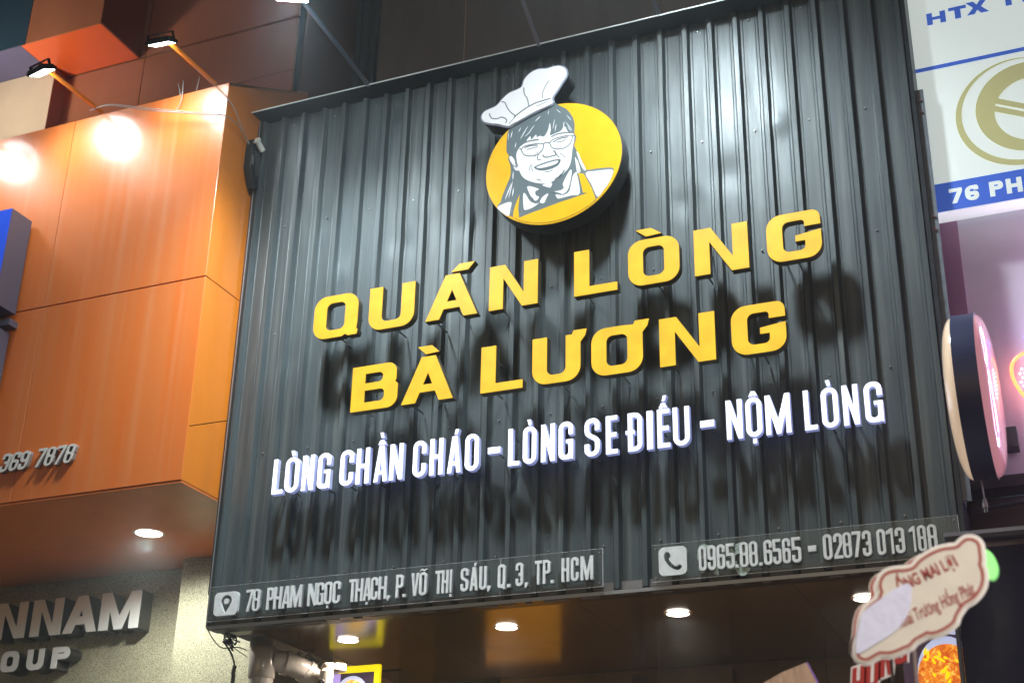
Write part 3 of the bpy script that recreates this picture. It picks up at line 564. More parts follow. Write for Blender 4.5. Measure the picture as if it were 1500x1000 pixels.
# ------------------------------------------------------------ mounted letters
def channel_letter(ch, x0, z0, w, h, a, b, Ro, st, yf, depth, yback, mf, ms, label, group, oversize=.0018, name='channel_letter'):
    t = thing(name, label, 'letter', (x0 + w / 2, yf + depth, z0), group)
    C = glyph(ch, w, h, a, b, Ro, st)
    slab(MB(), C, yf, yf + .005, x0, z0).build('face', mf, t)
    Cs = []
    for o, hs in groups(C):
        Cs.append(offset(o, oversize)); Cs += [offset(q, -oversize) for q in hs]
    slab(MB(), Cs, yf + .0055, yf + depth, x0, z0).build('side_shell', ms, t, smooth=35)
    sp = [(.5, .5)] if ch == '-' else ([(.5, .3), (.12, .06)] if ch in 'ÁÀẦ' else ([(a * .5 / w, .15), (a * .5 / w, .85)] if ch in 'LNBHEMĐI' else [(a * .5 / w, .5), (.5, b * .5 / h)]))
    for q, zz in sp:
        if True:
            xx = x0 + w * q; z_ = z0 + h * zz
            MB().box(xx - .004, xx + .004, yf + depth + .0005, yback, z_ - .004, z_ + .004).build('standoff', 'standoff_metal', t)
    return t
ordn = ['first', 'second', 'third', 'fourth', 'fifth', 'sixth', 'seventh']
words = [[('QUÁN', 4), ('LÒNG', 4)], [('BÀ', 2), ('LƯƠNG', 5)]]
for row, ws, side in zip(YELLOW, words, ('upper', 'lower')):
    names = []
    for wd, n in ws: names += [(wd, i) for i in range(n)]
    for (ch, x0, x1, z0, z1), (wd, i) in zip(row, names):
        zb = 5.287 if row is YELLOW[0] else 4.767
        w = x1 - x0
        channel_letter(ch, x0, zb, w, .288, .088 if ch != 'L' else .092, .050, .085, 'wide', -.2, .055, .02, 'letter_yellow', 'letter_side',
                       'yellow raised letter %s, %s letter of the yellow word %s in the %s line' % (ch, ordn[i], wd, side), 'yellow channel letters on the corrugated wall')
wnames = []
for wd, note in (('LÒNG', 'the word LÒNG left of CHẦN'), ('CHẦN', 'the word CHẦN'), ('CHÁO', 'the word CHÁO'), ('-', 'after CHÁO'), ('LÒNG', 'the word LÒNG left of SE'), ('SE', 'the word SE'), ('ĐIẾU', 'the word ĐIẾU'), ('-', 'after ĐIẾU'), ('NỘM', 'the word NỘM'), ('LÒNG', 'the word LÒNG at the right end')):
    wnames += [(c, i, note) for i, c in enumerate(wd)]
for k, ((ch, x0, x1), (c, i, note)) in enumerate(zip(WHITE, wnames)):
    z0 = 4.342 - .018 * (x0 - .44) / 3.6
    if ch == '-': channel_letter(ch, x0, z0 + .088, x1 - x0, .036, .03, .03, .02, 'slim', -.12, .036, .02, 'letter_white', 'white_side', 'glowing white dash ' + note, 'white lit letters in the lower row')
    else: channel_letter(ch, x0, z0, x1 - x0, .222, .0245 if ch != 'I' else .028, .024, .05, 'slim', -.12, .036, .02, 'letter_white', 'white_side',
                         'glowing white letter %s, %s letter of %s' % (ch, ordn[i], note), 'white lit letters in the lower row')

# ------------------------------------------------------------ logo box
lx, lz = 2.283, 6.22
logo = thing('logo_sign', 'round yellow logo sign of a smiling cook with glasses and white chef hat', 'sign', (lx, -.05, lz - .42))
el = [(.442 * math.cos(2 * math.pi * i / 72), -.006 + .417 * math.sin(2 * math.pi * i / 72)) for i in range(72)]
yF = -.2
slab(MB(), [el], yF, yF + .006, lx, lz).build('disc_face', 'logo_yellow', logo)
slab(MB(), [offset(el, .003)], yF + .0065, -.075, lx, lz).build('disc_side', 'logo_side', logo, smooth=40)
def layer(name, loops, m, y1, parent=None, sm=4, th=.0012):
    for l in loops: ob = slab(MB(), [spline(l, sm) if sm else l], y1, y1 + th, lx, lz).build(name, m, parent or logo)
    return ob
layer('portrait_shape', [LOGO['body']], 'logo_grey', yF - .0020)
layer('face_print', [LOGO['face']], 'logo_white', yF - .0036, sm=3)
layer('white_patch', LOGO['white'], 'logo_white', yF - .0036, sm=3)
layer('apron_print', LOGO['yellow'], 'logo_yellow', yF - .0036, sm=0)
layer('hair_highlight', LOGO['hair'], 'logo_white', yF - .0036, sm=3)
layer('drawn_line', [thick(spline(l, 4, False), w * 1.5) for l, w in LOGO['face_lines']], 'logo_grey', yF - .0052, sm=0)
layer('mouth_print', [LOGO['mouth']], 'logo_grey', yF - .0052)
layer('teeth_print', [LOGO['teeth']], 'logo_white', yF - .0068)
hat = spline(LOGO['hat'], 4)
slab(MB(), [hat], yF - .016, yF - .010, lx, lz).build('hat_face', 'logo_white', logo)
slab(MB(), [offset(hat, .011)], yF - .0095, yF - .0060, lx, lz).build('hat_border', 'hat_edge', logo)
slab(MB(), [offset(hat, .004)], yF + .008, -.075, lx, lz).build('hat_side', 'logo_side', logo, smooth=40)
layer('hat_fold_line', [thick(spline(l, 4, False), w * 1.1) for l, w in LOGO['hat_lines']], 'logo_grey', yF - .0176, sm=0)
for dx, dz in ((-.25, .1), (.25, .1), (-.2, -.2), (.2, -.2)): MB().box(lx + dx - .015, lx + dx + .015, -.0745, .02, lz + dz - .015, lz + dz + .015).build('standoff', 'standoff_metal', logo)

# ------------------------------------------------------------ clear plates with grey lettering
def plate(x0, x1, z0, z1, label, split=None):
    t = thing('acrylic_plate', label, 'plate', ((x0 + x1) / 2, -.02, z0), 'clear plates along the bottom of the wall')
    xs = [x0] + ([split] if split else []) + [x1]
    for a_, b_ in zip(xs, xs[1:]):
        MB().box(a_ + .0008, b_ - .0008, -.040, -.035, z0, z1).build('clear_sheet', 'clear_acrylic', t)
        mb = MB()
        mb.box(a_ + .001, b_ - .001, -.0412, -.0345, z0 - .0025, z0 - .0002).box(a_ + .001, b_ - .001, -.0412, -.0345, z1 + .0002, z1 + .0014)
        mb.box(b_ - .0016, b_ - .0002 + .0008, -.0412, -.0345, z0, z1)
        mb.build('polished_edge', 'clear_edge', t)
    for xx in (x0 + .02, x1 - .02):
        for zz in (z0 + .02, z1 - .02): MB().tube([(xx, -.0415, zz), (xx, -.002, zz)], .004, 8).build('screw', 'standoff_metal', t)
    return t
def grey_text(items, t, z0, zslope, h):
    for ch, x0, x1 in items:
        z_ = z0 + zslope * x0; w = x1 - x0
        if ch == '-': C = glyph('-', w, .030, 0, 0, 0, 'slim'); z_ += .05
        else: C = glyph(ch, w, h, min(w * .34, .0155) if ch not in 'MI.,' else (.0155 if ch == 'M' else w), .016, .022 if w > .03 else w / 2, 'slim')
        if ch == 'I' or ch == 'Ị': C = glyph(ch, w * .55, h, .016, .018, .01, 'slim')
        dx = 0
        o = slab(MB(), C, -.062, -.055, x0, z_).build('digit' if ch.isdigit() else 'letter', 'grey_letter', t)
        Cs = []
        for q, hs in groups(C): Cs.append(offset(q, .0022)); Cs += [offset(u, -.0016) for u in hs]
        slab(MB(), Cs, -.0545, -.041, x0, z_).build('letter_backing', 'grey_letter_back', o)
t = plate(.020, 2.530, 3.617, 3.824, 'long clear plate with grey street address at bottom left of the wall', 1.93)
grey_text(ADDRESS, t, 3.650, .0018, .132)
icon = slab(MB(), [fillet([(.072, 3.640, .028), (.238, 3.640, .028), (.238, 3.782, .028), (.072, 3.782, .028)]),
                  spline([(.152, 3.655), (.125, 3.700), (.118, 3.728), (.128, 3.752), (.156, 3.764), (.184, 3.752), (.194, 3.728), (.184, 3.700), (.162, 3.662)], 4),
                  [(.156 + .017 * math.cos(i * math.pi / 8), 3.726 + .017 * math.sin(i * math.pi / 8)) for i in range(16)]], -.062, -.041).build('pin_icon', 'grey_letter', t)
t = plate(2.806, 4.386, 3.615, 3.812, 'clear plate with grey phone numbers and receiver icon at bottom right of the wall')
grey_text(PHONE, t, 3.655, -.003, .132)
ph = thick(spline([(2.895, 3.752), (2.888, 3.735), (2.897, 3.712), (2.915, 3.690), (2.938, 3.674), (2.955, 3.672)], 5, False), .016)
slab(MB(), [fillet([(2.850, 3.636, .030), (3.004, 3.636, .030), (3.004, 3.790, .030), (2.850, 3.790, .030)]),
            spline([(2.884, 3.757), (2.880, 3.735), (2.890, 3.708), (2.912, 3.682), (2.940, 3.665), (2.960, 3.663), (2.975, 3.674), (2.973, 3.688), (2.958, 3.693), (2.944, 3.684), (2.930, 3.692), (2.912, 3.712), (2.906, 3.726), (2.915, 3.738), (2.910, 3.756), (2.897, 3.764)], 4)],
     -.062, -.041).build('phone_icon', 'grey_letter', t)
# torn white sticker residue behind the phone plate
mb = MB()
for k in range(26):
    cx_ = 3.17 + random.uniform(-.10, .16); cz_ = 3.69 + random.uniform(-.07, .09); r_ = random.uniform(.012, .04)
    n = random.randint(5, 8)
    slab(mb, [[(cx_ + r_ * random.uniform(.5, 1.2) * math.cos(2 * math.pi * i / n), cz_ + r_ * random.uniform(.5, 1.2) * math.sin(2 * math.pi * i / n)) for i in range(n)]], -.0420 - k * .0004, -.0418 - k * .0004)
mb.build('sticker_scraps', 'sticker_pale', t)['kind'] = 'stuff'

# ------------------------------------------------------------ floodlights
def flood(loc, arm0, label, m_arm, watts=0, beam=120, btilt=76, name='flood_light', tilt=50, big=1.0, glow='flood_glow', group='floodlights on arms', yaw=0, w=.09, hgt=.062):
    t = thing(name, label, 'floodlight', loc, group)
    c = Vector(loc)
    aim = Vector((math.sin(R(yaw)) * math.cos(R(tilt)), math.cos(R(yaw)) * math.cos(R(tilt)), -math.sin(R(tilt))))
    ax = Vector((math.cos(R(yaw)), -math.sin(R(yaw)), 0)); up = ax.cross(aim)
    w *= big; hgt *= big
    MB().obox(c, ax, up, aim, w, hgt, .012).build('housing', 'flood_black', t, bevel=.003)
    MB().obox(c + aim * .0135, ax, up, aim, w * .82, hgt * .75, .001).build('led_panel', glow, t)
    for k in range(7):
        MB().obox(c - aim * .020 + ax * (w * (k - 3) / 3.6), ax, up, aim, .003, hgt * .85, .008).build('cooling_fin', 'flood_black', t)
    mb = MB()
    for s_ in (-1, 1): mb.obox(c + ax * (w * 1.06 * s_) - aim * .02, ax, up, aim, .003, .012, .035)
    mb.obox(c - aim * .058, ax, up, aim, w * 1.10, .012, .003)
    mb.build('bracket', 'flood_black', t)
    if watts:
        ld = bpy.data.lights.new('reflector_beam', 'SPOT'); ld.energy = watts; ld.color = (.86, .96, 1.0); ld.spot_size = R(beam); ld.spot_blend = 1.0; ld.shadow_soft_size = .17
        lo_ = bpy.data.objects.new('reflector_beam', ld); link(lo_, t); lo_.location = aim * .035
        lo_.rotation_euler = Vector((math.sin(R(yaw)) * math.cos(R(btilt)), math.cos(R(yaw)) * math.cos(R(btilt)), -math.sin(R(btilt)))).to_track_quat('-Z', 'Y').to_euler()
    a = Vector(arm0); e_ = c - aim * .055
    MB().tube([a, e_], .016, 4).build('arm', m_arm, t)
    return t
flood((-1.30, -.82, 7.40), (-1.12, -.36, 7.30), 'left black floodlight on orange arm above the orange fascia', 'orange_side', glow='flood_glow_side', watts=62, beam=130, btilt=68, tilt=60, yaw=12)
flood((-.32, -.79, 7.40), (-.165, -.36, 7.30), 'right black floodlight on orange arm near the corner of the orange fascia', 'orange_side', glow='flood_glow_side', watts=62, beam=130, btilt=68, tilt=60, yaw=-5)
flood((-2.25, -.82, 7.40), (-2.15, -.36, 7.275), 'floodlight on orange arm at far left above the fascia', 'orange_side', glow='flood_glow_side', watts=62, beam=130, btilt=68, tilt=60)
flood((.94, -1.16, 7.15), (.90, -.10, 7.19), 'floodlight on grey arm over the left of the dark corrugated wall', 'tube_steel', tilt=70, big=1.25, watts=640, yaw=-28, beam=112)
flood((2.95, -1.40, 7.72), (2.95, -.10, 7.19), 'floodlight on grey arm over the right of the dark corrugated wall', 'tube_steel', tilt=70, big=1.25, watts=640, yaw=8, beam=120)
flood((-3.1, -.80, 7.42), (-3.1, -.36, 7.30), 'added floodlight out of view at the left, turned up to brighten the upper storeys', 'orange_side', glow='flood_glow_side', watts=170, beam=110, btilt=-48, yaw=38, tilt=-48)  # unseen floodlight added to light the red-orange soffit and beige panel
tag(MB().tube([(2.143, -.10, 7.18), (2.13, -.62, 7.50)], .014, 8).build('tie_rod', 'tube_steel'), 'bluish grey rod rising from the top edge above the chef hat', 'rod')

# ------------------------------------------------------------ orange fascia building (left)
fas = thing('orange_fascia', 'orange panel-clad shop fascia box left of the dark corrugated wall', 'fascia', (-1.5, -.38, 4.4))
XR0, XL0 = -.036, -4.2
zb, zt, zj = 4.405, 7.27, 5.785
vj = -1.335
def fp(x0, x1, z0, z1): return MB().box(x0 + .0015, x1 - .0015, -.38, -.36, z0 + .004, z1 - .004).build('fascia_panel', 'orange_acm', fas, bevel=.002)
for a_, b_ in ((-4.2, -2.75), (-2.75, vj), (vj, XR0)):
    fp(a_, b_, zb, zj); fp(a_, b_, zj, zt)
MB().box(XL0, XR0 - .03, -.358, -.33, zb + .003, zt - .003).build('backing', 'joint_dark', fas)
# right return, two panels, top edge rising to the back
def sidep(pts, name='side_panel', m_='orange_side', x0=XR0 - .012, dx=.012):
    v = [(x0 + dx, p[0], p[1]) for p in pts] + [(x0, p[0], p[1]) for p in pts]; n = len(pts)
    return MB().add(v, [tuple(range(n)), tuple(range(2 * n - 1, n - 1, -1))] + [(i, (i + 1) % n, (i + 1) % n + n, i + n) for i in range(n)]).build(name, m_, fas)
sidep([(-.3785, zb + .35), (.6, zb + .80), (.6, zj - .004), (-.3785, zj - .004)])
sidep([(-.3785, zb + .003), (.6, zb + .003), (.6, zb + .794), (-.3785, zb + .344)])
sidep([(-.3785, zj + .004), (.6, zj + .004), (.6, 7.80), (-.3785, zt - .002)])
MB().box(XR0 - .03, XR0 - .013, -.355, .6, zb + .02, 7.2).build('backing', 'joint_dark', fas)
MB().add([(XL0, -.375, zt), (XR0, -.375, zt), (XR0, .6, 7.81), (XL0, .6, 7.81), (XL0, -.375, zt - .02), (XR0, -.375, zt - .02), (XR0, .6, 7.79), (XL0, .6, 7.79)],
         [(0, 1, 2, 3), (7, 6, 5, 4), (0, 4, 5, 1), (1, 5, 6, 2), (2, 6, 7, 3), (3, 7, 4, 0)]).build('top_cap', 'orange_side', fas)
MB().box(XL0, XR0 - .002, -.376, 1.30, zb - .012, zb).build('soffit_panel', 'soffit_orange', fas)
def downlight(x_, y_, z_, r_, label, glow, group):
    t = thing('downlight', label, 'downlight', (x_, y_, z_), group)
    n = 32; v = []; f = []
    for rr, zz in ((r_ * 1.16, -.0005), (r_ * 1.13, -.0025), (r_, -.0035), (r_ * .96, -.002)):
        v += [(x_ + rr * math.cos(2 * math.pi * i / n), y_ + rr * math.sin(2 * math.pi * i / n), z_ + zz) for i in range(n)]
    for q in range(3): f += [(q * n + i, q * n + (i + 1) % n, (q + 1) * n + (i + 1) % n, (q + 1) * n + i) for i in range(n)]
    MB().add(v, f).build('ring', 'down_ring', t, smooth=40)
    ld = bpy.data.lights.new('downlight_beam', 'SPOT'); ld.energy = 250 if 'cool' in glow else 52; ld.color = (.97, 1, .90) if 'cool' in glow else (1, .86, .70)
    ld.spot_size = R(165); ld.spot_blend = .7; ld.shadow_soft_size = r_ * .8
    lo_ = bpy.data.objects.new('downlight_beam', ld); link(lo_, t); lo_.location = (0, 0, -.012)
    MB().tube([(x_, y_, z_ - .0006), (x_, y_, z_ - .0022)], r_ * .955, 32).build('diffuser', glow, t)
    return t
downlight(-.863, .437, 4.393, .092, 'round lit downlight in the brown soffit under the orange fascia', 'down_glow_cool', 'round soffit downlights')
for xx, lb in ((.640, 'leftmost round downlight under the corrugated wall, beside the yellow poster reflection'), (1.705, 'round downlight in the dark soffit below the words Q. 3'), (2.757, 'round downlight in the dark soffit below the phone icon'), (3.806, 'round downlight in the dark soffit beside the tilted plaque')):
    downlight(xx, .575, 3.594, .066, lb, 'down_glow', 'round soffit downlights')

# numbers on the fascia (italic)
def shear(C, k): return [[(p[0] + k * p[1], p[1]) for p in c] for c in C]
pn = thing('phone_number', 'raised silver digits 369 7878 on the lower orange fascia', 'digits', (-1.1, -.38, 4.61))
x_ = -1.452
for ch in '369 7878':
    if ch == ' ': x_ += .052; continue
    C = shear(glyph(ch, .067, .124, .0195, .018, .030, 'slim'), .24)
    o = slab(MB(), C, -.412, -.410, x_, 4.610).build('digit', 'number_metal', pn)
    slab(MB(), C, -.4095, -.382, x_, 4.610).build('digit_side', 'number_side', o); x_ += .0765
# blue box sign at the left edge
bs = thing('blue_box_sign', 'blue box sign cut off at the left edge on the orange fascia', 'sign', (-2.2, -.5, 5.75))
MB().box(-3.2, -1.555, -.605, -.600, 5.76, 6.475).build('face', 'blue_sign', bs)
MB().box(-3.2, -1.553, -.599, -.40, 5.758, 6.477).build('box_body', 'blue_side', bs)
MB().box(-3.2, -1.535, -.46, -.381, 5.655, 5.70).build('mount_rail', 'blue_side', bs)
b2 = thing('lower_box_sign', 'small dark blue box sign below the larger blue one at the left edge', 'sign', (-2.2, -.5, 5.3))
MB().box(-3.2, -1.575, -.56, -.40, 5.2, 5.62).build('box_body', 'blue_side', b2)
MB().box(-3.2, -1.58, -.566, -.561, 5.205, 5.615).build('face', 'blue_sign', b2)

# granite wall and column under the fascia
gw = thing('granite_wall', 'speckled beige granite wall under the orange fascia carrying chrome letters', 'wall', (-2, 1.25, 0))
for k in range(5):
    for j in range(5):
        x1 = -1.0 - k * 1.0; z1 = 4.392 - j * .9
        MB().box(x1 - .998, x1 - .002, 1.24, 1.28, max(.13, z1 - .898), z1 - .002).build('granite_slab', 'granite', gw)
MB().box(-6, -1.0, 1.281, 1.35, .13, 4.392).build('backing', 'mount_wall', gw)
gc = thing('granite_column', 'speckled beige granite column between the chrome letters and the pipe', 'column', (-.65, 1.1, 0))
for j in range(5):
    z1 = 4.392 - j * 1.1
    MB().box(-1.0, -.30, 1.04, 1.06, max(.13, z1 - 1.098), z1 - .002).build('granite_slab', 'granite', gc)
MB().box(-.998, -.302, 1.061, 2.0, .13, 4.392).build('core', 'mount_wall', gc)
# chrome letters
def chrome_row(text, x0s, z0, h, ww, a, depth, word):
    for k, (ch, x0) in enumerate(zip(text, x0s)):
        w = ww[k] if isinstance(ww, list) else ww
        t = thing('chrome_letter', '%s chrome letter %s in %s on the granite wall' % (['leftmost', 'second', 'third', 'fourth'][k], ch, word), 'letter', (x0 + w / 2, 1.2, z0), 'chrome letters on the granite wall')
        C = glyph(ch, w, h, a, a * .8, h * .33, 'wide')
        slab(MB(), C, 1.10, 1.106, x0, z0).build('face', 'chrome', t)
        slab(MB(), [offset(o, .001) if i == 0 else offset(o, -.001) for i, o in enumerate(C)], 1.1065, 1.236, x0, z0).build('side_shell', 'chrome_side', t, smooth=35)
chrome_row('NNAM', [-2.680, -2.339, -2.041, -1.721], 3.945, .272, [.29, .277, .300, .345], .082, .13, 'the large word ending NNAM')
chrome_row('OUP', [-2.562, -2.325, -2.100], 3.700, .152, [.160, .152, .158], .050, .13, 'the small word ending OUP')

# ------------------------------------------------------------ upper building (left, above the fascia)
ub = thing('upper_building', 'brown and red-orange clad upper storeys with folded soffits above the orange fascia', 'building', (-2, .6, 7.8))
def ubox(nm, m_, *b): return MB().box(*b).build(nm, m_, ub)
ZJ = 8.56
# wall plane y = .6, panels with open joints
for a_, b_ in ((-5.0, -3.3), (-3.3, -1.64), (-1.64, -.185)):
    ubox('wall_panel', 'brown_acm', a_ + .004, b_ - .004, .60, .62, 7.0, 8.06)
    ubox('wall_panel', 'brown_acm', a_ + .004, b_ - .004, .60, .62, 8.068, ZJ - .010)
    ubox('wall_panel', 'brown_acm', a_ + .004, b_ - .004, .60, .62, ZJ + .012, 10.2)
ubox('backing', 'joint_dark', -5, -.19, .625, .70, 7.0, 10.2)
ubox('corner_return', 'brown_acm', -.189, -.183, .70, 2.0, 7.0, 10.2)
ubox('soffit_panel', 'red_orange_acm', -2.495, -1.705, .093, .596, ZJ, ZJ + .01)
ubox('soffit_panel', 'violet_acm', -4.5, -2.499, .093, .596, ZJ, ZJ + .01)
ubox('front_panel', 'brown_acm', -2.44, -1.700, .09, .10, ZJ - .002, 10.2)
ubox('front_panel', 'teal_glass', -4.5, -2.446, .09, .10, ZJ - .002, 10.2)
ubox('return_panel', 'brown_acm', -1.699, -1.693, .09, .598, ZJ + .002, 10.2)
ubox('beige_panel', 'beige_acm', -4.6, -2.43, .45, .47, 7.2, ZJ - .004)
ubox('beige_return', 'brown_acm', -2.429, -2.424, .45, .598, 7.2, ZJ - .004)

# ------------------------------------------------------------ building behind the corrugated wall
bb = thing('shop_house', 'dim dark house front above and behind the corrugated wall', 'building', (2.2, 1, 0))
def bbox(nm, m_, *b, **k): return MB().box(*b).build(nm, m_, bb, **k)
bbox('recess_wall', 'dark_recess', -.18, .56, 1.45, 1.5, 3.6, 11)
for k, xx in enumerate((-.10, -.02, .05, .13, .19, .30, .40, .47)):
    MB().tube([(xx, 1.40 - .02 * (k % 3), 3.7), (xx + .01, 1.40 - .02 * (k % 3), 7.6), (xx - .01 + .02 * (k % 2), 1.40, 11)], .010 + .007 * (k % 3), 8).build('riser_pipe', 'cable_black' if k % 2 else 'dark_recess', bb)
for a_, b_ in ((.55, 1.262), (1.266, 2.75), (2.754, 4.35)):
    bbox('wall_panel', 'dark_wall', a_, b_, .60, .65, 3.7, 11)
bbox('corner_return', 'dark_wall', .551, .556, .65, 1.45, 3.7, 11)
mb = MB().box(1.2625, 1.2655, .597, .606, 7.0, 11)
mb.build('joint_bead', 'beige_acm', bb)
bbox('side_wall', 'mount_wall', 4.355, 4.395, .30, 3.0, .13, 11)
# soffit below the sign
so = thing('shop_soffit', 'glossy black ceiling panels with round downlights over the shop entrance', 'ceiling', (2.2, 1, 3.6))
for a_, b_ in ((.205, 1.08), (1.08, 2.29), (2.29, 3.50), (3.50, 4.40)):
    MB().box(a_ + (.0015 if a_ > .3 else 0), b_ - .0015, .02, 1.965, 3.6, 3.606).build('soffit_panel', 'soffit_black', so)
MB().box(.0, .203, .02, .26, 3.6, 3.606).build('soffit_panel', 'soffit_black', so)
MB().box(.0, 4.40, .02, 3.2, 3.607, 3.65).build('ceiling_board', 'mount_wall', so)
sh = thing('shop_interior', 'dim brown interior wall at the back of the entrance under the sign', 'wall', (2.2, 2, .13))
for a_, b_ in ((-.3, .55), (.55, 1.06), (1.06, 2.2), (2.2, 3.3), (3.3, 4.35)):
    MB().box(a_ + .002, b_ - .002, 1.97, 2.0, .13, 3.598).build('wall_panel', 'shop_wall' if a_ != .55 else 'beam_black', sh)
tag(MB().box(.98, 1.52, 1.90, 1.93, 1.6, 3.50).build('orange_banner', 'shop_orange'), 'glowing orange banner inside the shop mirrored in the ceiling', 'banner')
for k, (xx, w_, z0) in enumerate(((2.05, .05, 2.4), (2.62, .10, 2.2), (3.62, .07, 2.5))):
    tag(MB().box(xx, xx + w_, 1.86, 1.95, z0, 3.55).build('wooden_post', 'shop_wall' if k == 1 else 'brown_wall'), ['narrow pale post at the back of the shop left of the phone icon light', 'brown orange post at the back of the shop under the middle light', 'pale post at the back of the shop behind the tilted plaque'][k], 'post', 'posts at the back of the shop')
tag(MB().box(.28, .31, 1.02, 1.9, .13, 3.597).build('partition', 'beige_acm'), 'pale partition edge beside the camera and pipe under the sign', 'partition')
# left yellow framed poster
po = thing('dish_poster', 'backlit yellow framed dish poster just under the ceiling, left of the entrance', 'poster', (.45, 1.0, 2.4))
px0, px1, pz1 = .262, .640, 3.535
MB().box(px0, px1, 1.0, 1.03, 2.2, pz1).build('board', 'print_yellow', po)
MB().box(px0 + .035, px1 - .035, .9975, .9995, 2.25, pz1 - .045).build('print_field', 'print_dark', po)
MB().box(px0 + .036, px0 + .10, .9955, .9970, 2.26, pz1 - .048).build('print_stripe', 'print_violet', po)
MB().box(px1 - .11, px1 - .04, .9955, .9970, 2.26, pz1 - .16).build('print_stripe', 'print_violet', po)
circ = lambda cx, cz, rx, rz, n=28: [(cx + rx * math.cos(2 * math.pi * i / n), cz + rz * math.sin(2 * math.pi * i / n)) for i in range(n)]
slab(MB(), [circ(.45, 3.36, .115, .11)], .9935, .9950).build('plate_print', 'print_plate', po)
slab(MB(), [circ(.45, 3.355, .09, .09)], .9915, .9930).build('food_print', 'print_dish', po)
slab(MB(), [circ(.43, 3.02, .12, .16)], .9935, .9950).build('food_print', 'print_orange', po)
slab(MB(), [circ(.43, 2.7, .12, .12)], .9935, .9950).build('food_print', 'print_dish', po)
# right food poster
fp_ = thing('food_poster', 'backlit poster of orange fried food on a blue-rimmed plate at lower right', 'poster', (4.2, .5, 2.4))
MB().box(3.98, 4.33, .50, .53, 2.3, 3.53).build('board', 'print_dark', fp_)
MB().box(3.985, 4.325, .4975, .4995, 3.44, 3.525).build('print_stripe', 'print_yellow', fp_)
slab(MB(), [circ(4.255, 3.405, .072, .055)], .4955, .4970).build('bowl_print', 'print_plate', fp_)
slab(MB(), [circ(4.262, 3.415, .060, .040)], .4935, .4950).build('bowl_print', 'print_yellow', fp_)
slab(MB(), [circ(4.20, 3.16, .150, .185)], .4955, .4970).build('plate_print', 'print_plate', fp_)
slab(MB(), [circ(4.20, 3.14, .150, .165)], .4935, .4950).build('food_print', 'print_chicken', fp_)
for k in range(22):
    cx_ = random.uniform(4.08, 4.30); cz_ = random.uniform(3.02, 3.29); a_ = random.uniform(0, 3.14); l_ = random.uniform(.010, .026)
    slab(MB(), [[(cx_ + l_ * math.cos(t_) * math.cos(a_) - .007 * math.sin(t_) * math.sin(a_), cz_ + l_ * math.cos(t_) * math.sin(a_) + .007 * math.sin(t_) * math.cos(a_)) for t_ in [i * math.pi / 5 for i in range(10)]]], .4925 - k * .00005, .4930).build('garlic_print', 'print_yellow', fp_)

# ------------------------------------------------------------ pipes, camera, cables at lower left
pp = thing('drain_pipe', 'grey plastic drain pipe with elbow under the lower left corner of the sign', 'pipe', (.15, .42, .13))
MB().tube([(.135, .42, .13), (.135, .42, 3.42)], .074, 28).build('pipe_lower', 'pvc', pp, smooth=40)
MB().tube([(.135, .42, 3.36), (.135, .42, 3.375), (.135, .42, 3.55), (.135, .42, 3.556)], [.078, .084, .084, .080], 28).build('socket', 'pvc', pp, smooth=40)
MB().tube([(.115, .42, 3.5), (.115, .42, 3.75)], .070, 28).build('pipe_upper', 'pvc', pp, smooth=40)
MB().tube([(.18, .45, 3.475), (.25, .52, 3.47), (.31, .60, 3.445), (.35, .68, 3.40), (.37, .74, 3.33)], [.068, .070, .070, .070, .070], 24).build('elbow', 'pvc', pp, smooth=50)
MB().tube([(.235, .505, 3.47), (.255, .53, 3.465)], .078, 24).build('collar', 'pvc', pp, smooth=50)
MB().tube([(.318, .615, 3.44), (.335, .645, 3.42)], .078, 24).build('collar', 'pvc', pp, smooth=50)
MB().tube([(.36, .72, 3.36), (.50, .95, 3.0)], .066, 24).build('pipe_branch', 'pvc', pp, smooth=40)
cc = thing('security_camera', 'white cylindrical security camera beside the yellow poster', 'camera', (.53, .62, 3.42))
MB().tube([(.515, .60, 3.46), (.515, .60, 3.452), (.515, .60, 3.415), (.515, .60, 3.408)], [.050, .056, .056, .052], 28).build('base', 'camera_white', cc, smooth=40)
MB().tube([(.555, .62, 3.46), (.555, .62, 3.42)], .055, 24).build('mount', 'camera_white', cc, smooth=40)
MB().tube([(.515, .575, 3.405), (.515, .56, 3.40), (.515, .54, 3.22), (.515, .538, 3.20)], [.040, .043, .043, .038], 24).build('body', 'camera_white', cc, smooth=40)
MB().tube([(.515, .512, 3.335), (.515, .500, 3.332)], .019, 20).build('lens', 'beam_black', cc, smooth=40)
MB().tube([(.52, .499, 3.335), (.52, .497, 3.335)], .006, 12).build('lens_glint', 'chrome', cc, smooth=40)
def cable(pts, r, m_, label, name='cable'): return tag(MB().tube(spline(pts, 6, False) if len(pts[0]) == 2 else spl3(pts), r, 6).build(name, m_, smooth=60), label, 'cable')
def spl3(pts, n=6):
    out = []; N = len(pts); g = lambda i: Vector(pts[max(0, min(N - 1, i))])
    for i in range(N - 1):
        p0, p1, p2, p3 = g(i - 1), g(i), g(i + 1), g(i + 2)
        for j in range(n):
            t = j / n; out.append(.5 * ((2 * p1) + (p2 - p0) * t + (2 * p0 - 5 * p1 + 4 * p2 - p3) * t * t + (3 * p1 - p0 - 3 * p2 + p3) * t ** 3))
    out.append(Vector(pts[-1])); return out
cable([(-.02, .02, 3.60), (-.05, .15, 3.55), (.02, .15, 3.50), (.09, .2, 3.51), (.125, .25, 3.50)], .0035, 'cable_black', 'thin black cable looping below the lower left corner of the sign')
cable([(.05, .10, 3.53), (.085, .15, 3.46), (.085, .2, 3.38), (.075, .2, 3.22)], .006, 'cable_black', 'thick black cable hanging left of the drain pipe')
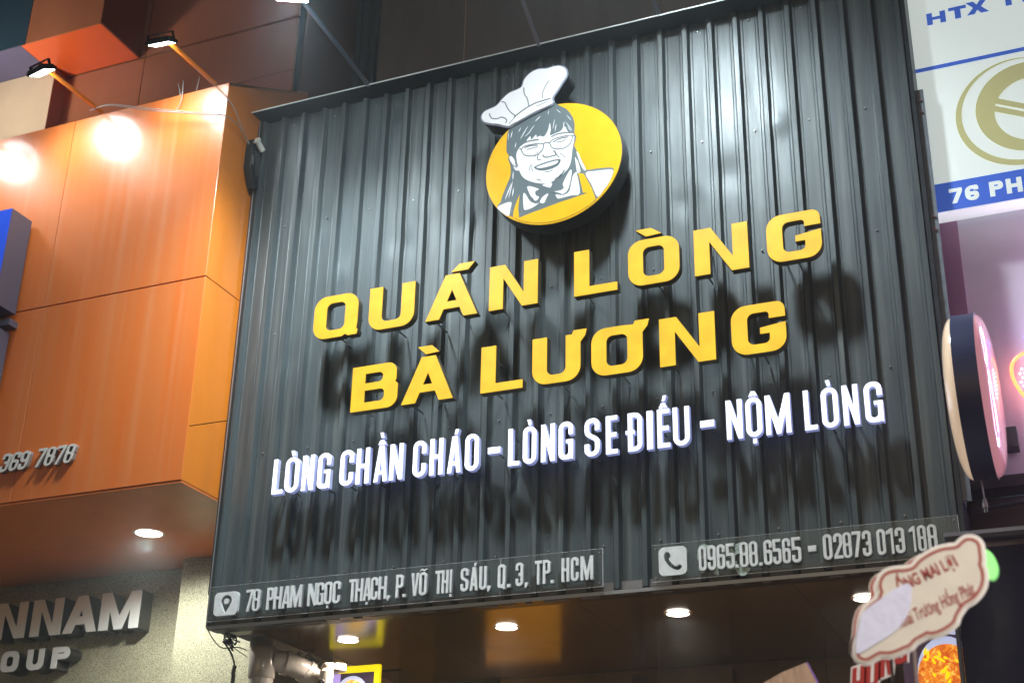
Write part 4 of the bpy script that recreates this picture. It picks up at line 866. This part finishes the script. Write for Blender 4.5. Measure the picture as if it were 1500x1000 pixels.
cable([(.085, .2, 3.40), (.078, .2, 3.36), (.082, .2, 3.33), (.075, .2, 3.25)], .013, 'cable_black', 'black connector lump on the hanging cable left of the pipe')
cable([(.03, .12, 3.53), (.06, .2, 3.51), (.10, .3, 3.47)], .003, 'cable_grey', 'thin grey cable strung to the drain pipe')
mb = MB()
for k in range(14):
    p = Vector((random.uniform(.25, .40), random.uniform(.55, .75), random.uniform(3.50, 3.57)))
    mb.tube(spl3([p, p + Vector((random.uniform(-.06, .06), .02, random.uniform(-.05, .03))), p + Vector((random.uniform(-.05, .08), 0, random.uniform(-.07, .0)))], 4), .004, 5)
tag(mb.build('cable_bundle', 'cable_black'), 'tangled black cables in the gap above the pipe elbow', 'cables')
mb = MB()
for k in range(12):
    p = Vector((random.uniform(.0, .06), random.uniform(.10, .22), random.uniform(3.54, 3.60)))
    mb.tube(spl3([p, p + Vector((random.uniform(-.02, .04), .02, -.02)), p + Vector((.05, 0, random.uniform(-.07, -.02)))], 4), .005, 5)
tag(mb.build('cable_bundle', 'cable_black'), 'tangled black cables tucked beside the top of the drain pipe', 'cables')
# cables over the orange fascia
cable([(-1.20, -.40, 7.31), (-.98, -.45, 7.27), (-.60, -.46, 7.13), (-.10, -.44, 6.985), (.00, -.40, 6.97), (.012, -.25, 6.96), (-.005, -.12, 6.93)], .0035, 'cable_grey', 'pale cable drooping across the top of the orange fascia to the corner')
cable([(-1.20, -.40, 7.315), (-.98, -.44, 7.285), (-.60, -.45, 7.15), (-.10, -.43, 7.00), (-.02, -.41, 6.985)], .003, 'cable_grey', 'second pale cable just above the first across the fascia top')
cable([(-.16, -.60, 7.27), (-.10, -.45, 7.22), (-.012, -.34, 7.10), (.0, -.22, 6.98), (-.004, -.12, 6.92)], .0035, 'cable_grey', 'thin cable falling from the right orange arm to the bracket box')
cable([(-.50, -.34, 7.40), (-.47, -.35, 7.33), (-.455, -.36, 7.28)], .0045, 'cable_grey', 'short frayed pale wire standing on the fascia top edge')
cable([(-.46, -.34, 7.42), (-.41, -.395, 7.31), (-.405, -.400, 7.20), (-.44, -.395, 7.13)], .003, 'cable_grey', 'thin wire curling over the fascia top edge')
cable([(-.325, -.34, 7.42), (-.322, -.35, 7.34), (-.32, -.36, 7.28)], .0025, 'cable_grey', 'thin upright wire on the fascia top near the corner')
jb = thing('bracket_lamp', 'dirty black bracket box with white tube socket between orange fascia and dark wall', 'lamp', (-.01, -.05, 6.7))
slabx = lambda pts, x0, x1: MB().add([(x0, p[0], p[1]) for p in pts] + [(x1, p[0], p[1]) for p in pts], [tuple(range(len(pts)))[::-1], tuple(range(len(pts), 2 * len(pts)))] + [(i, (i + 1) % len(pts), (i + 1) % len(pts) + len(pts), i + len(pts)) for i in range(len(pts))])
slabx([(-.125, 6.90), (-.115, 6.96), (-.06, 6.965), (-.01, 6.90), (-.003, 6.62), (-.05, 6.60), (-.125, 6.74)], -.025, .03).build('box', 'flood_black', jb, bevel=.004)
MB().tube([(.045, -.095, 6.945), (.055, -.035, 6.90)], .022, 16).build('socket', 'lamp_white', jb, smooth=40)
MB().tube([(.044, -.108, 6.952), (.045, -.095, 6.945)], .030, 16).build('socket_cap', 'lamp_white', jb, smooth=40)
MB().box(.031, .034, -.115, -.095, 6.76, 6.83).build('label_patch', 'mount_wall', jb)
for k in range(6): MB().tube(spl3([(.033, -.10 + .012 * k, 6.88), (.045, -.09 + .012 * k, 6.80 - .02 * (k % 3)), (.033, -.06 + .008 * k, 6.70)], 4), .005, 6).build('wire', 'cable_black', jb)

# ------------------------------------------------------------ neighbour on the right
nb = thing('neighbour_house', 'pale neon-lit house front right of the dark wall', 'building', (5.6, .4, 0))
MB().box(4.53, 7.5, .30, .36, 4.095, 12).build('wall', 'neighbour_wall', nb)
MB().box(4.40, 4.528, .29, .36, 4.095, 12).build('corner_strip', 'mauve_strip', nb)
MB().box(4.40, 7.5, .25, .42, 4.03, 4.09).build('beam', 'beam_black', nb)
for j, (z0, z1) in enumerate(((3.86, 4.028), (3.70, 3.855), (3.40, 3.695), (3.0, 3.395))):
    MB().box(4.40, 7.5, .42 - .004 * j, .50, z0, z1).build('brown_board', 'brown_wall', nb)
MB().add([(4.41, .22, 3.925), (7.5, .22, 4.22), (7.5, .26, 4.22), (4.41, .26, 3.925), (4.41, .22, 3.905), (7.5, .22, 4.19), (7.5, .26, 4.19), (4.41, .26, 3.905)], [(0, 1, 2, 3), (7, 6, 5, 4), (0, 4, 5, 1), (1, 5, 6, 2), (2, 6, 7, 3), (3, 7, 4, 0)]).build('tie_bar', 'beam_black', nb)
MB().box(4.7, 7.5, .51, .6, .13, 4.1).build('lower_wall', 'brown_wall', nb)
ss = thing('white_signboard', 'white backlit signboard with blue HTX lettering and gold ring emblem at top right', 'sign', (5.5, .1, 5.6))
MB().box(4.42, 6.6, .10, .22, 5.58, 7.7).build('box', 'sign_white', ss)
MB().box(4.42, 6.6, .0975, .0993, 6.512, 6.537).build('blue_line', 'print_blue', ss)
MB().box(4.42, 6.6, .0975, .0993, 5.583, 5.760).build('blue_band', 'print_blue', ss)
def sprint(ch, x0, z0, w, h, a, b, m_, name='printed_letter', y_=.0975, sh=0):
    C = glyph(ch, w, h, a, b, h * .4, 'slim')
    if sh: C = shear(C, sh)
    return slab(MB(), C, y_, y_ + .0015, x0, z0).build(name, m_, ss)
sprint('H', 4.517, 6.822, .107, .082, .032, .020, 'print_blue')
sprint('T', 4.642, 6.826, .100, .084, .034, .022, 'print_blue')
slab(MB(), [[(0, 0), (.042, 0), (.060, .026), (.078, 0), (.122, 0), (.082, .045), (.118, .088), (.078, .088), (.060, .062), (.042, .088), (0, .088), (.038, .045)]], .0975, .099, 4.742, 6.830).build('printed_letter', 'print_blue', ss)
sprint('T', 4.925, 6.838, .100, .084, .034, .022, 'print_blue')
sprint('H', 5.05, 6.842, .107, .084, .032, .020, 'print_blue')
for ch, x0, w in (('7', 4.522, .070), ('6', 4.606, .072), ('P', 4.735, .072), ('H', 4.822, .082), ('Ạ', 4.915, .09), ('M', 5.015, .10)):
    sprint(ch, x0, 5.622, w, .092, .026, .022, 'sign_white', y_=.0955)
# gold ring emblem: two offset ellipses and a diagonal bar
ex, ez = 5.02, 6.150
def arcband(cx, cz, r0, r1, off, sx=1.0):
    o = [(cx + r1 * math.cos(t_) * sx, cz + r1 * math.sin(t_)) for t_ in [2 * math.pi * i / 64 for i in range(64)]]
    h_ = [(cx + off[0] + r0 * math.cos(t_) * sx, cz + off[1] + r0 * math.sin(t_)) for t_ in [2 * math.pi * i / 64 for i in range(64)]]
    return [o, h_]
slab(MB(), arcband(ex - .07, ez - .02, .325, .345, (.014, .012)), .0975, .0993).build('emblem_ring', 'print_gold', ss)
slab(MB(), arcband(ex - .02, ez, .200, .285, (.015, -.02)), .0960, .0973).build('emblem_ring', 'print_gold', ss)
a_ = [(4.80, 6.215), (5.2, 6.02), (5.2, 6.055), (4.82, 6.245)]
slab(MB(), [a_], .0945, .0958).build('emblem_bar', 'print_gold', ss)
slab(MB(), [[(p[0], p[1] - .055) for p in a_]], .0945, .0958).build('emblem_bar', 'print_gold', ss)
tag(MB().box(4.413, 4.456, .02, .032, 3.9, 6.345).box(4.413, 4.418, .032, .14, 3.9, 6.345).build('steel_angle', 'steel_strip'), 'long grey steel angle bar beside the right edge of the dark wall', 'bar')
mb = MB()
for zz in (6.27, 6.19, 5.52, 5.44): mb.tube([(4.434, .019, zz), (4.434, .010, zz)], .008, 6)
tag(mb.build('rusty_bolt', 'rust'), 'rusty bolt heads on the grey steel angle bar', 'bolts')
# blade sign
bl = thing('round_blade_sign', 'round double-faced lightbox with navy rim seen edge-on at the right', 'sign', (4.58, -.45, 4.25))
bc = Vector((4.566, -.45, 4.258)); br = .375
def lath(profile, m_, nm, smooth=40, n=56, rz=1.08):
    v = []; f = []
    for (xx, rr) in profile:
        v += [(bc.x + xx, bc.y + rr * math.cos(2 * math.pi * i / n), bc.z + rz * rr * math.sin(2 * math.pi * i / n)) for i in range(n)]
    for q in range(len(profile) - 1): f += [(q * n + i, q * n + (i + 1) % n, (q + 1) * n + (i + 1) % n, (q + 1) * n + i) for i in range(n)]
    f.append(tuple(range(n))); f.append(tuple((len(profile) - 1) * n + i for i in range(n)))
    return MB().add(v, f).build(nm, m_, bl, smooth=smooth)
lath([(-.052, br - .006), (-.052, br), (.055, br), (.055, br - .006)], 'navy_band', 'rim', 30)
dome = [(math.sin(a_) , math.cos(a_)) for a_ in [R(d_) for d_ in range(0, 91, 10)]]
lath([(.0555 + .058 * s_, (br - .008) * (.30 + .70 * c_ ** .7 if c_ > 0 else .30)) for s_, c_ in dome], 'pink_acrylic', 'right_face', 60)
lath([(-.0525 - .062 * s_, (br - .008) * (.30 + .70 * c_ ** .7 if c_ > 0 else .30)) for s_, c_ in dome], 'cream_acrylic', 'left_face', 60)
MB().tube([(4.566, -.10, 4.40), (4.566, .30, 4.40)], .018, 8).build('bracket', 'beam_black', bl)
MB().tube([(4.566, -.10, 4.12), (4.566, .30, 4.12)], .018, 8).build('bracket', 'beam_black', bl)
MB().box(4.63, 4.70, .20, .298, 4.22, 4.33).build('junction_box', 'beam_black', nb)
pl = thing('hanging_plug', 'grey two-pin plug dangling below the round blade sign', 'plug', (4.56, -.42, 3.72))
q0 = Vector((4.545, -.42, 3.86))
MB().tube(spl3([q0, q0 + Vector((.004, 0, -.06)), q0 + Vector((.006, 0, -.11))]), .004, 8).build('cord', 'cable_grey', pl)
MB().tube([q0 + Vector((.006, 0, -.10)), q0 + Vector((.006, 0, -.118)), q0 + Vector((.006, 0, -.142))], [.006, .011, .013], 10).build('plug_body', 'cable_grey', pl, smooth=40)
for s_ in (-1, 1): MB().tube([q0 + Vector((.006 + .006 * s_, 0, -.142)), q0 + Vector((.006 + .006 * s_, 0, -.165))], .0022, 6).build('pin', 'chrome', pl)
# neon sign
ne = thing('neon_sign', 'neon sign of a red teardrop outline with white dots on the right-hand wall', 'sign', (5.0, .25, 4.6))
tear = spline([(4.715, 4.640), (4.735, 4.700), (4.80, 4.735), (4.90, 4.72), (5.02, 4.66), (5.12, 4.56), (5.00, 4.50), (4.88, 4.43), (4.78, 4.475), (4.730, 4.56)], 5)
MB().tube([(p[0], .22, p[1]) for p in tear + tear[:1]], .010, 8, False).build('neon_tube', 'neon_red', ne)
mb = MB()
for i in range(14):
    for j in range(9):
        xx, zz = 4.755 + .022 * i + (.011 if j % 2 else 0), 4.48 + .024 * j
        if ((xx - 4.87) / .13) ** 2 + ((zz - 4.59) / .11) ** 2 < 1: mb.tube([(xx, .226, zz), (xx, .220, zz)], .0065, 6)
mb.build('dot_lights', 'neon_white', ne)
MB().tube([(p[0], .22, p[1]) for p in spline([(4.80, 4.82), (4.95, 4.88), (5.15, 4.86), (5.3, 4.75)], 5, False)], .009, 8).build('neon_tube', 'neon_blue', ne)
MB().tube([(p[0], .22, p[1]) for p in spline([(5.15, 4.25), (5.4, 4.75), (5.7, 4.6), (5.65, 4.2), (5.3, 4.05)], 5, True)], .010, 8).build('neon_tube', 'pink_fill_neon', ne)  # pink loop added out of view to light the neighbour wall
MB().tube([(p[0], .22, p[1]) for p in spline([(5.2, 5.0), (5.35, 5.4), (5.7, 5.45), (5.75, 5.05), (5.45, 4.85)], 5, True)], .010, 8).build('neon_tube', 'pink_fill_neon', ne)  # second unseen loop, added for more light higher up that wall
MB().box(4.72, 5.8, .235, .298, 4.05, 4.10).build('mount_rail', 'beam_black', ne)
# black stand / banner frame at the lower right
st = thing('black_banner_stand', 'black vinyl banner hung from a steel tube frame at lower right', 'banner', (5.3, -.6, 0))
MB().box(4.372, 6.6, -.62, -.56, 3.512, 3.556).build('top_tube', 'beam_black', st, bevel=.006)
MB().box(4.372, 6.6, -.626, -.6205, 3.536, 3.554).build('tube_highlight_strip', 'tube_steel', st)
MB().box(4.41, 6.6, -.55, -.54, 3.465, 3.511).build('brown_strip', 'brown_wall', st)
v = []; f = []; nx_, nz_ = 40, 30
for j in range(nz_ + 1):
    for i in range(nx_ + 1):
        xx = 4.395 + 2.2 * i / nx_; zz = .14 + 3.34 * j / nz_
        v.append((xx, -.60 + .012 * noise.noise(Vector((xx * 6, 0, zz * 2))), zz))
for j in range(nz_):
    for i in range(nx_): f.append((j * (nx_ + 1) + i, j * (nx_ + 1) + i + 1, (j + 1) * (nx_ + 1) + i + 1, (j + 1) * (nx_ + 1) + i))
MB().add(v, f).add([(p[0], p[1] + .002, p[2]) for p in v], [t_[::-1] for t_ in f]).build('vinyl_sheet', 'vinyl_black', st, smooth=60)
MB().box(4.376, 4.392, -.62, -.57, .13, 3.51).build('upright', 'beam_black', st)

# ------------------------------------------------------------ flower-stand plaque in the foreground
def text_mesh(body, size, mtl, name, parent, loc, ang, extr=.0006, sx=1., shear_=0., off=0.):
    cu = bpy.data.curves.new(name, 'FONT'); cu.body = body; cu.size = size; cu.extrude = extr; cu.shear = shear_; cu.offset = off
    cu.align_x = 'CENTER'; cu.align_y = 'CENTER'; cu.resolution_u = 3
    ob = bpy.data.objects.new('tmp', cu); COL.objects.link(ob)
    bpy.context.view_layer.update()
    me = bpy.data.meshes.new_from_object(ob.evaluated_get(bpy.context.evaluated_depsgraph_get()))
    bpy.data.objects.remove(ob); me.materials.clear(); me.materials.append(MATS[mtl])
    me.transform(Matrix.Scale(sx, 4, (1, 0, 0)))
    me.transform(Matrix.Rotation(R(90), 4, 'X'))
    me.transform(Matrix.Rotation(-R(ang), 4, 'Y'))
    me.name = name
    o = bpy.data.objects.new(name, me); link(o, parent); o.location = Vector(loc) - parent.location
    return o
PY = -3.5
pq = thing('congratulation_plaque', 'cream scalloped plaque with dark red border and greeting text, tilted in the foreground', 'plaque', (4.58, PY, .02))
pc = spline(PLAQUE, 3)
per = [0.]
for i in range(1, len(pc) + 1): per.append(per[-1] + (Vector(pc[i % len(pc)]) - Vector(pc[i - 1])).length)
scal = []
for i, p in enumerate(pc):
    d_ = (Vector(pc[(i + 1) % len(pc)]) - Vector(pc[i - 1])).normalized(); nrm = Vector((d_.y, -d_.x)) * (1 if area(pc) > 0 else -1)
    k_ = abs(math.sin(math.pi * 8 * per[i] / per[-1])) ** .7 - .62
    scal.append(tuple(Vector(p) + nrm * .0095 * k_))
pc = scal
slab(MB(), [pc], PY, PY + .004).build('card', 'plaque_card', pq)
slab(MB(), [offset(pc, .0055)], PY + .0042, PY + .009).build('clear_backing', 'plaque_edge', pq)
slab(MB(), [offset(pc, -.0055), offset(pc, -.0125)], PY - .0012, PY - .0002).build('border_print', 'plaque_red', pq)
text_mesh('ỐNG MAI LỢI', .043, 'plaque_red', 'greeting_text', pq, (4.627, PY - .0012, 2.592), 21, sx=.62, off=.0012)
text_mesh('Khai Trương Hồng Phát', .046, 'plaque_red', 'greeting_text', pq, (4.640, PY - .0012, 2.510), 21, sx=.45, shear_=.25, off=.0004)
slab(MB(), [spline(FILM_GLARE, 3)], PY - .0040, PY - .0030).build('film_glare_patch', 'film_glare', pq)
MB().tube([(4.578, PY + .012, 2.55), (4.575, PY + .012, 2.36), (4.56, PY + .012, .02)], .0045, 8).build('stick', 'stick', pq)
# second plaque just behind
p2 = thing('rear_plaque', 'second scalloped plaque mostly hidden behind the tilted cream plaque', 'plaque', (4.55, PY + .12, .02))
pc2 = [(4.565 + (p[0] - 4.60) * .92, 2.545 + (p[1] - 2.535) * .96) for p in pc]
pc2 = [(p[0] - .012, p[1] + .018) for p in pc2]
slab(MB(), [pc2], PY + .12, PY + .124).build('card', 'plaque_card', p2)
slab(MB(), [offset(pc2, -.0035), offset(pc2, -.010)], PY + .1185, PY + .1198).build('border_print', 'plaque_red', p2)
MB().tube([(4.50, PY + .132, 2.5), (4.50, PY + .132, .02)], .0045, 8).build('stick', 'stick', p2)
lo = [(4.765, 2.650), (4.785, 2.640), (4.796, 2.610), (4.793, 2.585), (4.780, 2.573), (4.765, 2.59)]
tag(slab(MB(), [spline(lo, 4)], PY + .03, PY + .05).build('green_balloon', 'leaf_green', bevel=0), 'bright green balloon edge peeking out right of the tilted plaque', 'balloon')
# red lettered cut-out behind the stick
rc = thing('red_letter_cutout', 'red letters with white outlines rising to the right below the tilted plaque', 'letters', (4.35, -2.5, .02))
xs_ = [(4.235, 'H'), (4.283, 'Ồ'), (4.331, 'N'), (4.379, 'G')]
for k, (xx, ch) in enumerate(xs_):
    zz = 2.475 + .035 * k
    C = glyph({'Ồ': 'O'}.get(ch, ch), .040, .105, .014, .016, .018, 'slim')
    C = [[(p[0] * math.cos(.12) + p[1] * math.sin(.12), -p[0] * math.sin(-.3) + p[1]) for p in c] for c in C]
    o = slab(MB(), C, -2.5, -2.496, xx, zz).build('letter', 'red_text', rc)
    Cs = []
    for q, hs in groups(C): Cs.append(offset(q, .006))
    slab(MB(), Cs, -2.4955, -2.490, xx, zz).build('letter_backing', 'plaque_edge', o)
MB().tube([(4.30, -2.488, 2.50), (4.30, -2.488, .02)], .006, 8).build('stick', 'stick', rc)
cp = thing('peach_card', 'corner of a peach printed card with violet edge at the bottom right of centre', 'card', (4.05, -2.5, .02))
slab(MB(), [[(3.90, 2.44), (3.945, 2.545), (4.02, 2.582), (4.100, 2.608), (4.135, 2.53), (4.17, 2.40), (4.0, 2.36)]], -2.5, -2.497).build('card_front', 'card_peach', cp)
slab(MB(), [[(4.101, 2.6085), (4.105, 2.6085), (4.141, 2.53), (4.176, 2.40), (4.171, 2.40), (4.136, 2.53)]], -2.5005, -2.497).build('card_edge', 'violet_edge', cp)
MB().tube([(4.04, -2.49, 2.45), (4.04, -2.49, .02)], .005, 8).build('stick', 'stick', cp)

# ------------------------------------------------------------ fill lamp added out of view, lights the foreground plaque
sl = thing('plaque_fill_lamp', 'added lamp on a post out of view, lighting the foreground plaque', 'fill lamp', (7.6, -6.5, 0))
MB().tube([(7.6, -6.5, 0), (7.6, -6.5, .5), (7.6, -6.5, 4.25)], [.09, .06, .05], 14).build('pole', 'tube_steel', sl, smooth=40)
MB().tube([(7.6, -6.5, 4.2), (7.2, -6.5, 4.34), (6.6, -6.5, 4.36)], .03, 10).build('arm', 'tube_steel', sl, smooth=40)
MB().box(6.2, 6.65, -6.60, -6.40, 4.34, 4.40).build('lamp_head', 'flood_black', sl, bevel=.01)
MB().box(6.25, 6.55, -6.57, -6.43, 4.332, 4.337).build('lamp_glass', 'fill_lamp_glow', sl)
ld = bpy.data.lights.new('plaque_fill_beam', 'SPOT'); ld.energy = 760; ld.color = (1, .92, .82); ld.spot_size = R(62); ld.spot_blend = .8; ld.shadow_soft_size = .1
lo_ = bpy.data.objects.new('plaque_fill_beam', ld); link(lo_, sl); lo_.location = Vector((6.4, -6.5, 4.30)) - sl.location
lo_.rotation_euler = (Vector((4.6, -3.4, 2.2)) - Vector((6.4, -6.5, 4.30))).to_track_quat('-Z', 'Y').to_euler()
# ------------------------------------------------------------ thin volume added to imitate lens bloom and lifted blacks
hz = bpy.data.materials.new('bloom_haze'); hz.use_nodes = True; hz.node_tree.nodes.clear()
o_ = hz.node_tree.nodes.new('ShaderNodeOutputMaterial'); pv = hz.node_tree.nodes.new('ShaderNodeVolumePrincipled')
pv.inputs['Color'].default_value = (.82, .90, .95, 1); pv.inputs['Density'].default_value = .0055; pv.inputs['Anisotropy'].default_value = .8
hz.node_tree.links.new(pv.outputs[0], o_.inputs['Volume']); MATS['bloom_haze'] = hz
h = MB().box(-62, 62, -62, 62, -1.5, 13).build('bloom_haze', 'bloom_haze'); h['kind'] = 'stuff'
